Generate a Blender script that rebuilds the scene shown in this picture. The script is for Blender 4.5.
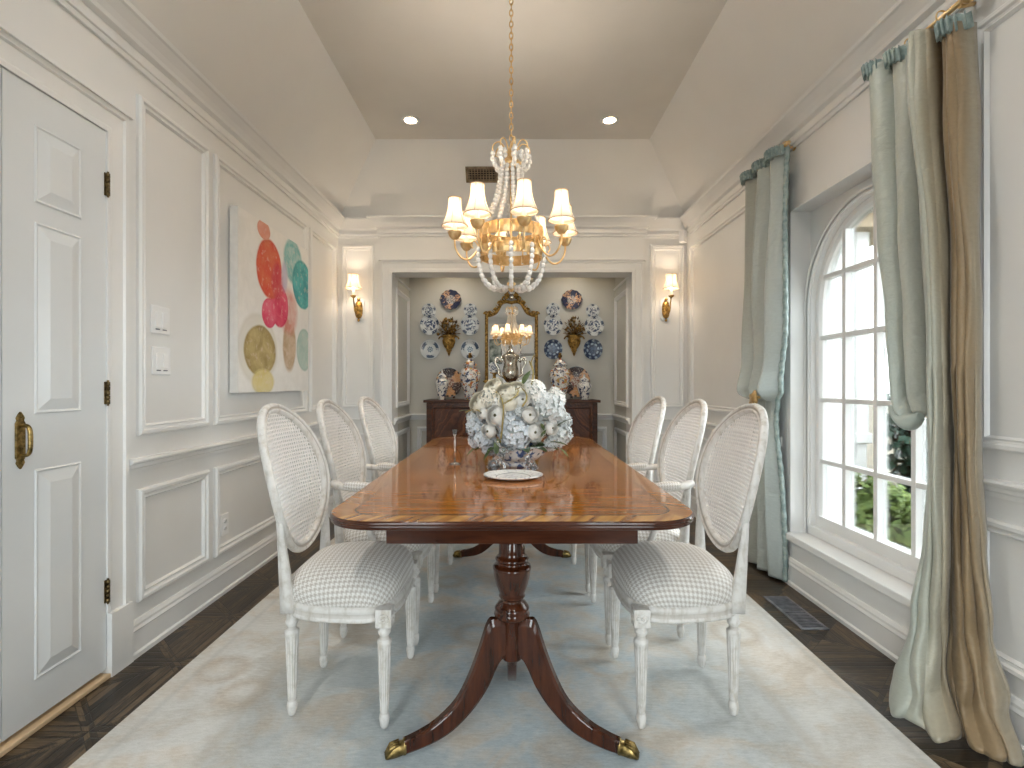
import bpy, math, random
from mathutils import Vector, Matrix, Euler
PI = math.pi
S = bpy.context.scene
C = S.collection
for _o in list(bpy.data.objects):
    bpy.data.objects.remove(_o)

# ------------------------------------------------------------------ camera
F = 520.0                                   # focal length in pixels of the 1024 x 768 frame
H = 1.15
cd = bpy.data.cameras.new('camera'); cam = bpy.data.objects.new('camera', cd); C.objects.link(cam)
cd.sensor_width = 36.0; cd.lens = F / 1024 * 36.0; cd.clip_start = 0.05; cd.clip_end = 200
cam.location = (0, 0, H); cam.rotation_euler = (PI/2, 0, 0)
S.camera = cam
# ------------------------------------------------------------------ view and sky
S.view_settings.view_transform = 'Standard'; S.view_settings.look = 'None'
S.view_settings.gamma = 1.0; S.view_settings.use_curve_mapping = False
S.view_settings.exposure = 0.97
S.cycles.use_denoising = True
S.cycles.max_bounces = 10; S.cycles.diffuse_bounces = 6; S.cycles.glossy_bounces = 5
S.cycles.transmission_bounces = 8; S.cycles.transparent_max_bounces = 12
S.cycles.sample_clamp_indirect = 6.0
S.cycles.caustics_reflective = False; S.cycles.caustics_refractive = False
W = bpy.data.worlds.new('sky'); S.world = W; W.use_nodes = True
W.node_tree.nodes['Background'].inputs[0].default_value = (0.92, 0.96, 1.0, 1)
W.node_tree.nodes['Background'].inputs[1].default_value = 7.0

def portal(name, loc, rot, sx, sy):
    l = bpy.data.lights.new(name, 'AREA'); l.shape = 'RECTANGLE'; l.size = sx; l.size_y = sy
    l.cycles.is_portal = True
    o = bpy.data.objects.new(name, l); o.location = loc; o.rotation_euler = rot; C.objects.link(o); return o
portal('window_portal', (1.84, 2.49, 1.22), (0, PI/2, 0), 1.75, 1.0)
portal('rear_window_portal', (-1.04, -1.36, 1.25), (PI/2, 0, 0), .76, 2.2)
portal('rear_window_portal', (1.04, -1.36, 1.25), (PI/2, 0, 0), .76, 2.2)

def lamp(name, kind, loc, power, color=(1, .74, .48), radius=.02, parent=None, target=None, spot=1.2, blend=.6):
    l = bpy.data.lights.new(name, kind); l.energy = power; l.color = color
    l.shadow_soft_size = radius
    o = bpy.data.objects.new(name, l); C.objects.link(o); o.location = loc
    if kind == 'SPOT': l.spot_size = spot; l.spot_blend = blend
    if target is not None:
        d = Vector(target) - Vector(loc); o.rotation_euler = d.to_track_quat('-Z', 'Y').to_euler()
    if parent: o.parent = parent
    return o

# ------------------------------------------------------------------ mesh helpers
def vec(*a): return Vector(a)
class MB:
    def __init__(s): s.v = []; s.f = []; s.sm = []; s.uv = {}
    def add(s, vs, fs, smooth=False):
        b = len(s.v); s.v += [tuple(x) for x in vs]
        s.f += [[i + b for i in f] for f in fs]; s.sm += [smooth] * len(fs); return b
    def box(s, x0, x1, y0, y1, z0, z1):
        v = [(x, y, z) for z in (z0, z1) for y in (y0, y1) for x in (x0, x1)]
        s.add(v, [(0, 2, 3, 1), (4, 5, 7, 6), (0, 1, 5, 4), (2, 6, 7, 3), (0, 4, 6, 2), (1, 3, 7, 5)]); return s
    def loft(s, loops, closed=True, cap0=True, cap1=True, smooth=True):
        n = len(loops[0]); vs = [p for l in loops for p in l]; fs = []
        for i in range(len(loops) - 1):
            for j in range(n if closed else n - 1):
                k = (j + 1) % n
                fs.append((i*n + j, i*n + k, (i+1)*n + k, (i+1)*n + j))
        s.add(vs, fs, smooth)
        b = len(s.v) - len(vs)
        if cap0: s.f.append([b + j for j in range(n)][::-1]); s.sm.append(False)
        if cap1: s.f.append([b + (len(loops)-1)*n + j for j in range(n)]); s.sm.append(False)
        return s
    def lathe(s, prof, c=(0, 0, 0), n=28, flute=0, depth=0, f0=None, f1=None, smooth=True, sx=1, sy=1, half=False, cap=True):
        loops = []
        for (r, z) in prof:
            l = []
            m = n + 1 if half else n
            for j in range(m):
                a = (PI * j / n + PI) if half else 2 * PI * j / n
                rr = r
                if flute and (f0 is None or f0 <= z <= f1): rr = r * (1 - depth * (0.5 + 0.5 * math.cos(flute * a)) ** 2)
                l.append((c[0] + rr*math.cos(a)*sx, c[1] + rr*math.sin(a)*sy, c[2] + z))
            loops.append(l)
        return s.loft(loops, closed=not half, cap0=cap and not half and prof[0][0] > 1e-5, cap1=cap and not half and prof[-1][0] > 1e-5, smooth=smooth)
    def tube(s, pts, r, n=10, closed=False, smooth=True, flat=1.0, up=None):
        P = [Vector(p) for p in pts]; m = len(P)
        R = r if isinstance(r, (list, tuple)) else [r] * m
        T = []
        for i in range(m):
            a = P[i-1] if (i > 0 or closed) else P[i]
            b = P[(i+1) % m] if (i < m-1 or closed) else P[i]
            T.append((b - a).normalized())
        u = Vector(up) if up else (Vector((0, 0, 1)) if abs(T[0].z) < .9 else Vector((1, 0, 0)))
        loops = []
        for i in range(m):
            u = (u - T[i]*u.dot(T[i]))
            if u.length < 1e-6: u = T[i].orthogonal()
            u.normalize(); w = T[i].cross(u)
            loops.append([P[i] + (u*math.cos(2*PI*j/n)*flat + w*math.sin(2*PI*j/n))*R[i] for j in range(n)])
        if closed:
            loops.append(loops[0]); return s.loft(loops, cap0=False, cap1=False, smooth=smooth)
        return s.loft(loops, smooth=smooth)
    def ball(s, c, r, seg=12, rings=8, rot=None):
        rx, ry, rz = (r, r, r) if not isinstance(r, (tuple, list)) else r
        vs = []; 
        for i in range(rings + 1):
            t = PI * i / rings
            for j in range(seg):
                a = 2*PI*j/seg
                p = Vector((rx*math.sin(t)*math.cos(a), ry*math.sin(t)*math.sin(a), rz*math.cos(t)))
                if rot: p = rot @ p
                vs.append(Vector(c) + p)
        fs = [(i*seg + j, (i+1)*seg + j, (i+1)*seg + (j+1) % seg, i*seg + (j+1) % seg) for i in range(rings) for j in range(seg)]
        s.add(vs, fs, True); return s
    def prism(s, poly, axis, a0, a1, smooth=False):
        """extrude a 2D polygon along axis ('x','y','z')"""
        def P(u, v, a): return {'x': (a, u, v), 'y': (u, a, v), 'z': (u, v, a)}[axis]
        n = len(poly)
        vs = [P(u, v, a0) for u, v in poly] + [P(u, v, a1) for u, v in poly]
        fs = [tuple(range(n))[::-1], tuple(range(n, 2*n))] + [(j, (j+1) % n, n + (j+1) % n, n + j) for j in range(n)]
        s.add(vs, fs, smooth); return s
    def grid(s, fn, nu, nv, smooth=True, uvfn=None):
        vs = [fn(i/nu, j/nv) for j in range(nv+1) for i in range(nu+1)]
        fs = [(j*(nu+1)+i, j*(nu+1)+i+1, (j+1)*(nu+1)+i+1, (j+1)*(nu+1)+i) for j in range(nv) for i in range(nu)]
        b = s.add(vs, fs, smooth)
        for j in range(nv+1):
            for i in range(nu+1): s.uv[b + j*(nu+1)+i] = (i/nu, j/nv) if uvfn is None else uvfn(i/nu, j/nv)
        return s
    def frame(s, O, U, V, N, u0, u1, v0, v1, prof, smooth=False):
        """mitred rectangular moulding on a plane; prof = [(inset, height)]"""
        O, U, V, N = Vector(O), Vector(U), Vector(V), Vector(N); loops = []
        for (i, h) in prof:
            loops.append([O + U*u + V*v + N*h for u, v in ((u0+i, v0+i), (u1-i, v0+i), (u1-i, v1-i), (u0+i, v1-i))])
        return s.loft(loops, cap0=False, cap1=False, smooth=smooth)
    def run(s, pts, prof, closed=False):
        """moulding along a right-angled floor-plan path, room on the LEFT of travel; prof=[(out,z)]"""
        P = [Vector((p[0], p[1])) for p in pts]; n = len(P); loops = []
        for i in range(n):
            dirs = []
            if i > 0 or closed: dirs.append((P[i] - P[i-1]).normalized())
            if i < n-1 or closed: dirs.append((P[(i+1) % n] - P[i]).normalized())
            ns = [Vector((-d.y, d.x)) for d in dirs]
            m = ns[0] if len(ns) == 1 or (ns[0]-ns[1]).length < 1e-4 else ns[0] + ns[1]
            loops.append([(P[i].x + m.x*o, P[i].y + m.y*o, z) for o, z in prof])
        if closed: loops.append(loops[0])
        return s.loft(loops, closed=False, cap0=not closed, cap1=not closed, smooth=False)
    def mesh(s, name, m=None):
        me = bpy.data.meshes.new(name); me.from_pydata(s.v, [], s.f)
        me.polygons.foreach_set('use_smooth', s.sm)
        if s.uv:
            l = me.uv_layers.new(name='UVMap')
            for lp in me.loops: l.data[lp.index].uv = s.uv.get(lp.vertex_index, (0, 0))
        me.update()
        if m: me.materials.append(m)
        return me
    def build(s, name, m=None, parent=None, loc=None, rot=None, bevel=0, solid=0, recalc=True, seg=2):
        me = s.mesh(name, m)
        if recalc:
            import bmesh
            bm = bmesh.new(); bm.from_mesh(me); bmesh.ops.recalc_face_normals(bm, faces=bm.faces[:]); bm.to_mesh(me); bm.free()
        o = bpy.data.objects.new(name, me); C.objects.link(o)
        if parent: o.parent = parent
        if loc is not None: o.location = loc
        if rot is not None: o.rotation_euler = rot
        if solid:
            q = o.modifiers.new('solid', 'SOLIDIFY'); q.thickness = solid; q.offset = 0
        if bevel:
            q = o.modifiers.new('bevel', 'BEVEL'); q.width = bevel; q.segments = seg; q.limit_method = 'ANGLE'; q.angle_limit = .6
        return o

def tag(o, label=None, cat=None, group=None, kind=None):
    if label: o['label'] = label
    if cat: o['category'] = cat
    if group: o['group'] = group
    if kind: o['kind'] = kind
    return o
def thing(name, label, cat, loc=(0, 0, 0), rz=0, group=None):
    o = bpy.data.objects.new(name, None); C.objects.link(o); o.location = loc; o.rotation_euler = (0, 0, rz)
    o.empty_display_size = .05
    return tag(o, label, cat, group)
def struct(o): o['kind'] = 'structure'; return o
def copy_tree(o, parent=None):
    c = o.copy(); C.objects.link(c)
    if parent: c.parent = parent
    for ch in list(o.children): copy_tree(ch, c)
    return c
def catmull(pts, k=8, closed=False):
    P = [Vector(p) for p in pts]; n = len(P); out = []
    for i in range(n if closed else n-1):
        g = lambda j: P[j % n] if closed else P[max(0, min(n-1, j))]
        a, b, c, d = g(i-1), g(i), g(i+1), g(i+2)
        for j in range(k):
            t = j/k
            out.append(.5*((2*b) + (c-a)*t + (2*a-5*b+4*c-d)*t*t + (3*b-a-3*c+d)*t**3))
    if not closed: out.append(P[-1])
    return out
def lerp(a, b, t): return a + (b-a)*t
def smooth01(t): t = max(0, min(1, t)); return t*t*(3-2*t)
def interp(keys, x):
    for i in range(len(keys)-1):
        if x <= keys[i+1][0]:
            a, b = keys[i], keys[i+1]; t = smooth01((x-a[0])/(b[0]-a[0])) if x > a[0] else 0
            return tuple(lerp(p, q, t) for p, q in zip(a[1], b[1])) if isinstance(a[1], tuple) else lerp(a[1], b[1], t)
    return keys[-1][1]

# ------------------------------------------------------------------ materials
class NT:
    def __init__(s, name):
        s.m = bpy.data.materials.new(name); s.m.use_nodes = True
        s.t = s.m.node_tree; s.n = s.t.nodes; s.b = s.n['Principled BSDF']; s._tc = None
    def put(s, sock, v):
        if hasattr(v, 'links') or isinstance(v, bpy.types.NodeSocket): s.t.links.new(v, sock)
        else:
            if isinstance(v, (tuple, list)) and len(v) == 3 and sock.type == 'RGBA': v = (*v, 1)
            sock.default_value = v
    def tc(s, out='Object'):
        if not s._tc: s._tc = s.n.new('ShaderNodeTexCoord')
        return s._tc.outputs[out]
    def sep(s, v): q = s.n.new('ShaderNodeSeparateXYZ'); s.put(q.inputs[0], v); return q.outputs
    def comb(s, x, y, z=0):
        q = s.n.new('ShaderNodeCombineXYZ'); [s.put(q.inputs[i], a) for i, a in enumerate((x, y, z))]; return q.outputs[0]
    def ma(s, op, a, b=None, c=None, clamp=False):
        q = s.n.new('ShaderNodeMath'); q.operation = op; q.use_clamp = clamp
        for i, v in enumerate((a, b, c)):
            if v is not None: s.put(q.inputs[i], v)
        return q.outputs[0]
    def mapping(s, v, scale=(1, 1, 1), rot=(0, 0, 0), loc=(0, 0, 0)):
        q = s.n.new('ShaderNodeMapping'); s.put(q.inputs[0], v)
        q.inputs['Scale'].default_value = scale; q.inputs['Rotation'].default_value = rot; q.inputs['Location'].default_value = loc
        return q.outputs[0]
    def noise(s, v, scale=5, detail=3, rough=.5, dist=0, out='Fac'):
        q = s.n.new('ShaderNodeTexNoise'); s.put(q.inputs['Vector'], v)
        q.inputs['Scale'].default_value = scale; q.inputs['Detail'].default_value = detail
        q.inputs['Roughness'].default_value = rough; q.inputs['Distortion'].default_value = dist
        return q.outputs[out]
    def voro(s, v, scale=5, feat='F1', out='Distance'):
        q = s.n.new('ShaderNodeTexVoronoi'); q.feature = feat; s.put(q.inputs['Vector'], v); q.inputs['Scale'].default_value = scale
        return q.outputs[out]
    def ramp(s, f, stops, interp='LINEAR'):
        q = s.n.new('ShaderNodeValToRGB'); s.put(q.inputs[0], f); r = q.color_ramp; r.interpolation = interp
        while len(r.elements) < len(stops): r.elements.new(.5)
        for e, (p, c) in zip(r.elements, stops): e.position = p; e.color = (*c, 1) if len(c) == 3 else c
        return q.outputs[0]
    def mix(s, f, a, b, mode='MIX'):
        q = s.n.new('ShaderNodeMix'); q.data_type = 'RGBA'; q.blend_type = mode
        s.put(q.inputs[0], f); s.put(q.inputs[6], a); s.put(q.inputs[7], b); return q.outputs[2]
    def step(s, a, edge, w=.02):   # soft step: 0 below edge, 1 above
        q = s.n.new('ShaderNodeMapRange'); q.clamp = True
        s.put(q.inputs[0], a); q.inputs[1].default_value = edge - w; q.inputs[2].default_value = edge + w; return q.outputs[0]
    def band(s, a, lo, hi, w=.02): return s.ma('MULTIPLY', s.step(a, lo, w), s.ma('SUBTRACT', 1.0, s.step(a, hi, w)))
    def bump(s, h, strength=.2, dist=.01):
        q = s.n.new('ShaderNodeBump'); q.inputs['Strength'].default_value = strength; q.inputs['Distance'].default_value = dist
        s.put(q.inputs['Height'], h); s.put(s.b.inputs['Normal'], q.outputs[0]); return s
    def set(s, **k):
        names = dict(col='Base Color', rough='Roughness', metal='Metallic', spec='Specular IOR Level', coat='Coat Weight', coatr='Coat Roughness',
                     trans='Transmission Weight', ior='IOR', sheen='Sheen Weight', em='Emission Color', ems='Emission Strength', sss='Subsurface Weight', alpha='Alpha', aniso='Anisotropic')
        for a, v in k.items(): s.put(s.b.inputs[names[a]], v)
        return s
def simple(name, col, rough=.5, metal=0, **k):
    return NT(name).set(col=col, rough=rough, metal=metal, **k).m
def mottled(name, c0, c1, scale=8, rough=.5, metal=0, bump=0, stretch=(1, 1, 1), lo=.35, hi=.65, **k):
    n = NT(name); v = n.mapping(n.tc(), scale=stretch); f = n.noise(v, scale, 4)
    n.set(col=n.ramp(f, [(lo, c0), (hi, c1)]), rough=rough, metal=metal, **k)
    if bump: n.bump(f, bump, .004)
    return n.m

M = {}
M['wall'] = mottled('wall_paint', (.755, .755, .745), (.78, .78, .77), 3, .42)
M['trim'] = mottled('trim_paint', (.77, .77, .76), (.795, .795, .785), 4, .32)
M['ceil'] = mottled('ceiling_paint', (.70, .68, .64), (.73, .71, .67), 3, .6)  # same paint as the slopes, darkened in place of dimmer light
M['slope'] = mottled('cove_paint', (.85, .845, .83), (.87, .865, .85), 3, .6)  # ceiling paint again, lightened to carry the light on the slopes
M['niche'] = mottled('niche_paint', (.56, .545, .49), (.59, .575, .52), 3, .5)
M['door'] = mottled('door_paint', (.70, .72, .73), (.73, .75, .76), 3, .3)
M['brass'] = mottled('aged_brass', (.12, .085, .03), (.44, .31, .12), 60, .36, 1)
M['gold'] = mottled('gilt_metal', (.74, .50, .22), (.90, .66, .36), 40, .34, .8)
M['hinge'] = mottled('dark_hinge_brass', (.07, .05, .025), (.26, .19, .09), 60, .4, 1)
M['gilt'] = mottled('antique_gilt', (.16, .085, .02), (.62, .37, .10), 45, .38, .85, bump=.4)
M['giltdark'] = mottled('dark_gilt', (.05, .028, .01), (.36, .20, .055), 45, .42, .8, bump=.4)
M['silver'] = mottled('old_silver', (.45, .40, .32), (.80, .76, .68), 25, .16, 1)
M['steel'] = mottled('vent_metal', (.16, .17, .20), (.30, .31, .36), 20, .3, .7)
M['black'] = simple('dark_void', (.012, .011, .010), .6)
M['plastic'] = simple('white_plastic', (.86, .86, .86), .35)
def pane_mat():
    n = NT('window_glass'); t = n.n.new('ShaderNodeBsdfTransparent'); t.inputs[0].default_value = (.96, .985, .98, 1)
    g = n.n.new('ShaderNodeBsdfGlossy'); g.inputs['Roughness'].default_value = .01
    f = n.n.new('ShaderNodeFresnel'); f.inputs[0].default_value = 1.45
    x = n.n.new('ShaderNodeMixShader'); n.t.links.new(n.ma('MULTIPLY', f.outputs[0], .8), x.inputs[0]); n.t.links.new(t.outputs[0], x.inputs[1]); n.t.links.new(g.outputs[0], x.inputs[2])
    n.t.links.new(x.outputs[0], n.n['Material Output'].inputs['Surface']); return n.m
M['glass'] = pane_mat()
M['crystal'] = NT('crystal').set(col=(.96, .98, 1), rough=.03, trans=.92, ior=1.52).m
M['bead'] = NT('bead_glass').set(col=(.96, .94, .91), rough=.12, trans=.12, ior=1.5, spec=.8).m
M['mirror'] = simple('silvered_glass', (.93, .93, .92), .01, 1)
M['candle'] = simple('candle_sleeve', (.93, .86, .74), .5, ems=.35, em=(1, .78, .5))
M['light_wood'] = mottled('bare_oak', (.62, .44, .26), (.74, .55, .35), 10, .45, stretch=(1, .2, 1))
def shade_mat():
    n = NT('lamp_shade_silk')
    d = n.n.new('ShaderNodeBsdfDiffuse'); d.inputs[0].default_value = (.92, .87, .79, 1)
    t = n.n.new('ShaderNodeBsdfTranslucent'); t.inputs[0].default_value = (.95, .86, .72, 1)
    e = n.n.new('ShaderNodeEmission'); e.inputs[0].default_value = (1, .84, .64, 1); e.inputs[1].default_value = .10
    m1 = n.n.new('ShaderNodeMixShader'); m1.inputs[0].default_value = .5; a1 = n.n.new('ShaderNodeAddShader'); L = n.t.links.new
    L(d.outputs[0], m1.inputs[1]); L(t.outputs[0], m1.inputs[2]); L(m1.outputs[0], a1.inputs[0]); L(e.outputs[0], a1.inputs[1])
    L(a1.outputs[0], n.n['Material Output'].inputs['Surface'])
    return n.m
M['shade'] = shade_mat()
M['shade_in'] = simple('lamp_shade_lining', (.95, .9, .82), .8, em=(1, .86, .68), ems=1.6)
M['shade_trim'] = simple('shade_braid', (.55, .43, .30), .8)

def painted_chair():
    n = NT('chair_paint'); v = n.tc()
    f = n.noise(v, 30, 5, .65); g = n.noise(n.mapping(v, (1, 1, .15)), 60, 3)
    c = n.ramp(f, [(.3, (.55, .52, .47)), (.5, (.70, .68, .65)), (.75, (.75, .735, .71))])
    c = n.mix(n.ma('MULTIPLY', n.step(g, .62, .08), .5), c, (.42, .37, .30))
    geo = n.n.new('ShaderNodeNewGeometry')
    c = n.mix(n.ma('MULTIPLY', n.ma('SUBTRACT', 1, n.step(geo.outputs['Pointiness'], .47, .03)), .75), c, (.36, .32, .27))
    n.set(col=c, rough=.45); return n.m
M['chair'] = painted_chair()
M['cane'] = mottled('cane_weave', (.83, .80, .775), (.88, .86, .84), 80, .5)
def houndstooth():
    n = NT('houndstooth_fabric'); o = n.sep(n.tc('UV'))
    p = .0170 / 8
    x = n.ma('DIVIDE', o[0], p); y = n.ma('DIVIDE', o[1], p)
    fr = lambda a, d: n.ma('FRACT', n.ma('DIVIDE', a, d))
    warp = n.ma('LESS_THAN', fr(x, 8.0), .5); weft = n.ma('LESS_THAN', fr(y, 8.0), .5)
    t = n.ma('LESS_THAN', fr(n.ma('ADD', x, y), 4.0), .5)
    f = n.ma('ADD', n.ma('MULTIPLY', t, warp), n.ma('MULTIPLY', n.ma('SUBTRACT', 1.0, t), weft))
    v = n.noise(n.tc('UV'), 900, 2)
    c = n.mix(f, (.80, .785, .755), (.47, .425, .375))
    n.set(col=n.mix(.12, c, v), rough=.85, sheen=.2); n.bump(v, .25, .002); return n.m
M['hound'] = houndstooth()

def mahogany(name, c0, c1, rough=.14, stretch=(1, 1, 8), scale=9):
    n = NT(name); v = n.mapping(n.tc(), scale=stretch)
    f = n.noise(v, scale, 5, .6, .4); g = n.noise(v, scale*6, 3)
    c = n.ramp(f, [(.3, c0), (.7, c1)]); c = n.mix(n.ma('MULTIPLY', g, .35), c, c0)
    n.set(col=c, rough=rough, coat=.35, coatr=.06, spec=.35); return n.m
M['mahog'] = mahogany('mahogany', (.016, .0045, .002), (.105, .027, .009), .12, (8, 8, 1), 5)
M['mahog_x'] = mahogany('mahogany_apron', (.03, .008, .004), (.10, .028, .011), .15, (1, 8, 8), 5)
M['side_dark'] = mottled('sideboard_case', (.030, .010, .004), (.085, .030, .012), 4, .35, stretch=(1, 8, 8), spec=.2)
def flame():
    n = NT('flame_mahogany'); v = n.tc()
    o = n.sep(v); w = n.noise(v, 4, 4, .6)
    d = n.ma('ADD', n.ma('MULTIPLY', n.ma('ABSOLUTE', o[0]), 1.5), n.ma('ADD', o[2], n.ma('MULTIPLY', w, .5)))
    f = n.noise(n.comb(n.ma('MULTIPLY', d, 18), n.ma('MULTIPLY', o[0], 2), 0), 1.4, 4)
    n.set(col=n.ramp(f, [(.3, (.020, .007, .003)), (.55, (.10, .030, .010)), (.78, (.24, .085, .026))]), rough=.25, spec=.2); return n.m
M['flame'] = flame()
TX, TY0, TY1, TZ = .556, 1.45, 3.80, .7655
TYC, TH = (TY0+TY1)/2, (TY1-TY0)/2
def table_top():
    n = NT('table_veneer'); v = n.tc(); o = n.sep(v)
    dx = n.ma('SUBTRACT', TX, n.ma('ABSOLUTE', o[0])); dy = n.ma('SUBTRACT', TH, n.ma('ABSOLUTE', o[1]))
    # rounded-corner edge distance
    R = .16
    qx = n.ma('MAXIMUM', n.ma('SUBTRACT', R, dx), 0.0); qy = n.ma('MAXIMUM', n.ma('SUBTRACT', R, dy), 0.0)
    q = n.ma('SQRT', n.ma('ADD', n.ma('MULTIPLY', qx, qx), n.ma('MULTIPLY', qy, qy)))
    e = n.ma('SUBTRACT', R, q)
    g = n.noise(n.mapping(v, (1.6, 26, 1)), 3, 5, .6, .3); g2 = n.noise(n.mapping(v, (2.5, 2.0, 1)), 2.2, 3)
    g3 = n.noise(n.mapping(v, (3, 130, 1)), 2, 3)
    field = n.ramp(g, [(.30, (.10, .026, .004)), (.5, (.33, .105, .012)), (.70, (.60, .24, .035))])
    field = n.mix(n.ma('MULTIPLY', n.step(g2, .52, .16), .45), field, (.50, .20, .04))
    field = n.mix(n.ma('MULTIPLY', g3, .35), field, (.12, .035, .008))
    sx = n.noise(n.mapping(n.mapping(v, rot=(0, 0, .5)), (26, 2, 1)), 1.6, 1, .5, .2)
    bandc = n.ramp(sx, [(.35, (.26, .09, .018)), (.62, (.60, .30, .075))])
    side = n.noise(n.mapping(n.mapping(v, rot=(0, 0, .5)), (2, 26, 1)), 1.6, 1, .5, .2)
    bands = n.ramp(side, [(.3, (.30, .115, .024)), (.7, (.44, .19, .045))])
    bc = n.mix(n.step(n.ma('SUBTRACT', dx, dy), 0.0, .005), bands, bandc)
    c = n.mix(n.step(e, .075, .002), bc, field)
    c = n.mix(n.band(e, .073, .079, .0012), c, (.05, .018, .006))
    seam = n.band(n.ma('ABSOLUTE', o[1]), .247, .2505, .0008)
    c = n.mix(seam, c, (.03, .012, .005))
    n.set(col=c, rough=.09, coat=.30, coatr=.01, spec=.3); return n.m
M['top'] = table_top()

def parquet():
    n = NT('parquet_floor'); v = n.tc(); o = n.sep(v); s = .43
    P = n.ma('SUBTRACT', n.ma('FRACT', n.ma('DIVIDE', n.ma('ADD', o[0], .11), s)), .5)
    Q = n.ma('SUBTRACT', n.ma('FRACT', n.ma('DIVIDE', o[1], s)), .5)
    ap, aq = n.ma('ABSOLUTE', P), n.ma('ABSOLUTE', Q)
    mx = n.ma('MAXIMUM', ap, aq)
    d1, d2 = n.ma('ADD', P, Q), n.ma('SUBTRACT', P, Q)
    a1, a2 = n.ma('ABSOLUTE', d1), n.ma('ABSOLUTE', d2)
    mn = n.ma('MINIMUM', a1, a2)
    border = n.step(mx, .43, .003); diag = n.ma('SUBTRACT', 1.0, n.step(mn, .055, .003))
    # grain fields
    gx = n.noise(n.mapping(v, (4, 40, 1)), 3, 5, .65); gy = n.noise(n.mapping(v, (40, 4, 1)), 3, 5, .65)
    gd = n.noise(n.mapping(n.mapping(v, rot=(0, 0, PI/4)), (4, 40, 1)), 3, 5, .65)
    quad = n.step(n.ma('SUBTRACT', ap, aq), 0.0, .004)
    g = n.mix(quad, gx, gy); g = n.mix(diag, g, gd)
    # plank identity
    fl_ = lambda a: n.ma('FLOOR', a)
    ti = fl_(n.ma('DIVIDE', n.ma('ADD', o[0], .11), s)); tj = fl_(n.ma('DIVIDE', o[1], s))
    sg = lambda a: n.ma('GREATER_THAN', a, 0.0)
    kk = n.ma('ADD', fl_(n.ma('MULTIPLY', mx, 8.0)), n.ma('ADD', n.ma('MULTIPLY', sg(d1), 20.0), n.ma('ADD', n.ma('MULTIPLY', sg(d2), 40.0), n.ma('ADD', n.ma('MULTIPLY', border, 80.0), n.ma('MULTIPLY', diag, 160.0)))))
    wn = n.n.new('ShaderNodeTexWhiteNoise'); wn.noise_dimensions = '3D'; n.put(wn.inputs['Vector'], n.comb(ti, tj, kk)); cs = [wn.outputs['Value']]
    g = n.ma('ADD', n.ma('MULTIPLY', g, .70), n.ma('MULTIPLY', cs[0], .32))
    c = n.ramp(g, [(.33, (.010, .007, .004)), (.50, (.042, .027, .014)), (.68, (.15, .10, .055))])
    # dark seams
    l1 = n.ma('ABSOLUTE', n.ma('SUBTRACT', mx, .43)); l2 = n.ma('ABSOLUTE', n.ma('SUBTRACT', mn, .055)); l3 = n.ma('SUBTRACT', .5, mx)
    k = n.ma('ABSOLUTE', n.ma('SUBTRACT', n.ma('FRACT', n.ma('MULTIPLY', mx, 8.0)), .5))
    ln = n.ma('MINIMUM', n.ma('MINIMUM', l1, l3), n.ma('MINIMUM', l2, n.ma('DIVIDE', k, 8.0)))
    seam = n.ma('SUBTRACT', 1.0, n.step(ln, .005, .003))
    c = n.mix(n.ma('MULTIPLY', seam, .8), c, (.010, .007, .005))
    n.set(col=c, rough=n.ma('ADD', .22, n.ma('MULTIPLY', g, .25)))
    n.bump(n.ma('SUBTRACT', g, seam), .25, .003); return n.m
M['parquet'] = parquet()
def rug():
    n = NT('rug_wool'); v = n.tc(); o = n.sep(v)
    big = n.noise(v, 1.7, 4, .55, .6); med = n.noise(n.mapping(v, (1, 1, 1), loc=(3, 5, 0)), 4.2, 4, .6, 1.0)
    cx = n.ma('SUBTRACT', 1.0, n.step(n.ma('ABSOLUTE', o[0]), .62, .35))
    blue = n.ma('MULTIPLY', n.step(n.ma('ADD', n.ma('MULTIPLY', big, .55), n.ma('MULTIPLY', med, .45)), .48, .06), n.ma('ADD', .35, n.ma('MULTIPLY', cx, .65)))
    c = n.mix(n.step(med, .5, .12), (.60, .545, .47), (.76, .725, .675))
    c = n.mix(n.ma('MULTIPLY', blue, .9), c, (.43, .515, .555))
    # soft floral medallions
    vd = n.voro(n.mapping(v, (1, 1, 0)), 2.6)
    c = n.mix(n.ma('MULTIPLY', n.band(vd, .20, .30, .05), .55), c, (.46, .38, .29))
    c = n.mix(n.ma('MULTIPLY', n.ma('SUBTRACT', 1.0, n.step(vd, .12, .06)), .35), c, (.74, .70, .62))
    vs = n.voro(n.mapping(v, (1, 1, 0), loc=(.3, .2, 0)), 8.0)
    c = n.mix(n.ma('MULTIPLY', n.ma('SUBTRACT', 1.0, n.step(vs, .22, .1)), n.ma('MULTIPLY', n.step(med, .52, .1), .4)), c, (.54, .45, .34))
    # weave
    w = n.noise(n.mapping(v, (60, 260, 1)), 2.0, 2); w2 = n.noise(n.mapping(v, (300, 300, 1)), 1.0, 1)
    c = n.mix(.22, c, w, 'OVERLAY'); w3 = n.noise(n.mapping(v, (14, 50, 1)), 2.0, 4, .7); c = n.mix(.30, c, n.ramp(w3, [(.3, (.2, .2, .2)), (.7, (.8, .8, .8))]), 'OVERLAY')
    # border lines
    ax = n.ma('ABSOLUTE', o[0])
    c = n.mix(n.ma('MULTIPLY', n.band(ax, .93, .965, .01), .25), c, (.50, .43, .34))
    c = n.mix(n.ma('MULTIPLY', n.band(ax, 1.24, 1.26, .008), .3), c, (.42, .44, .43))
    n.set(col=c, rough=.95, sheen=.15); n.bump(n.ma('ADD', w, w2), .3, .004); return n.m
M['rug'] = rug()

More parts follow.
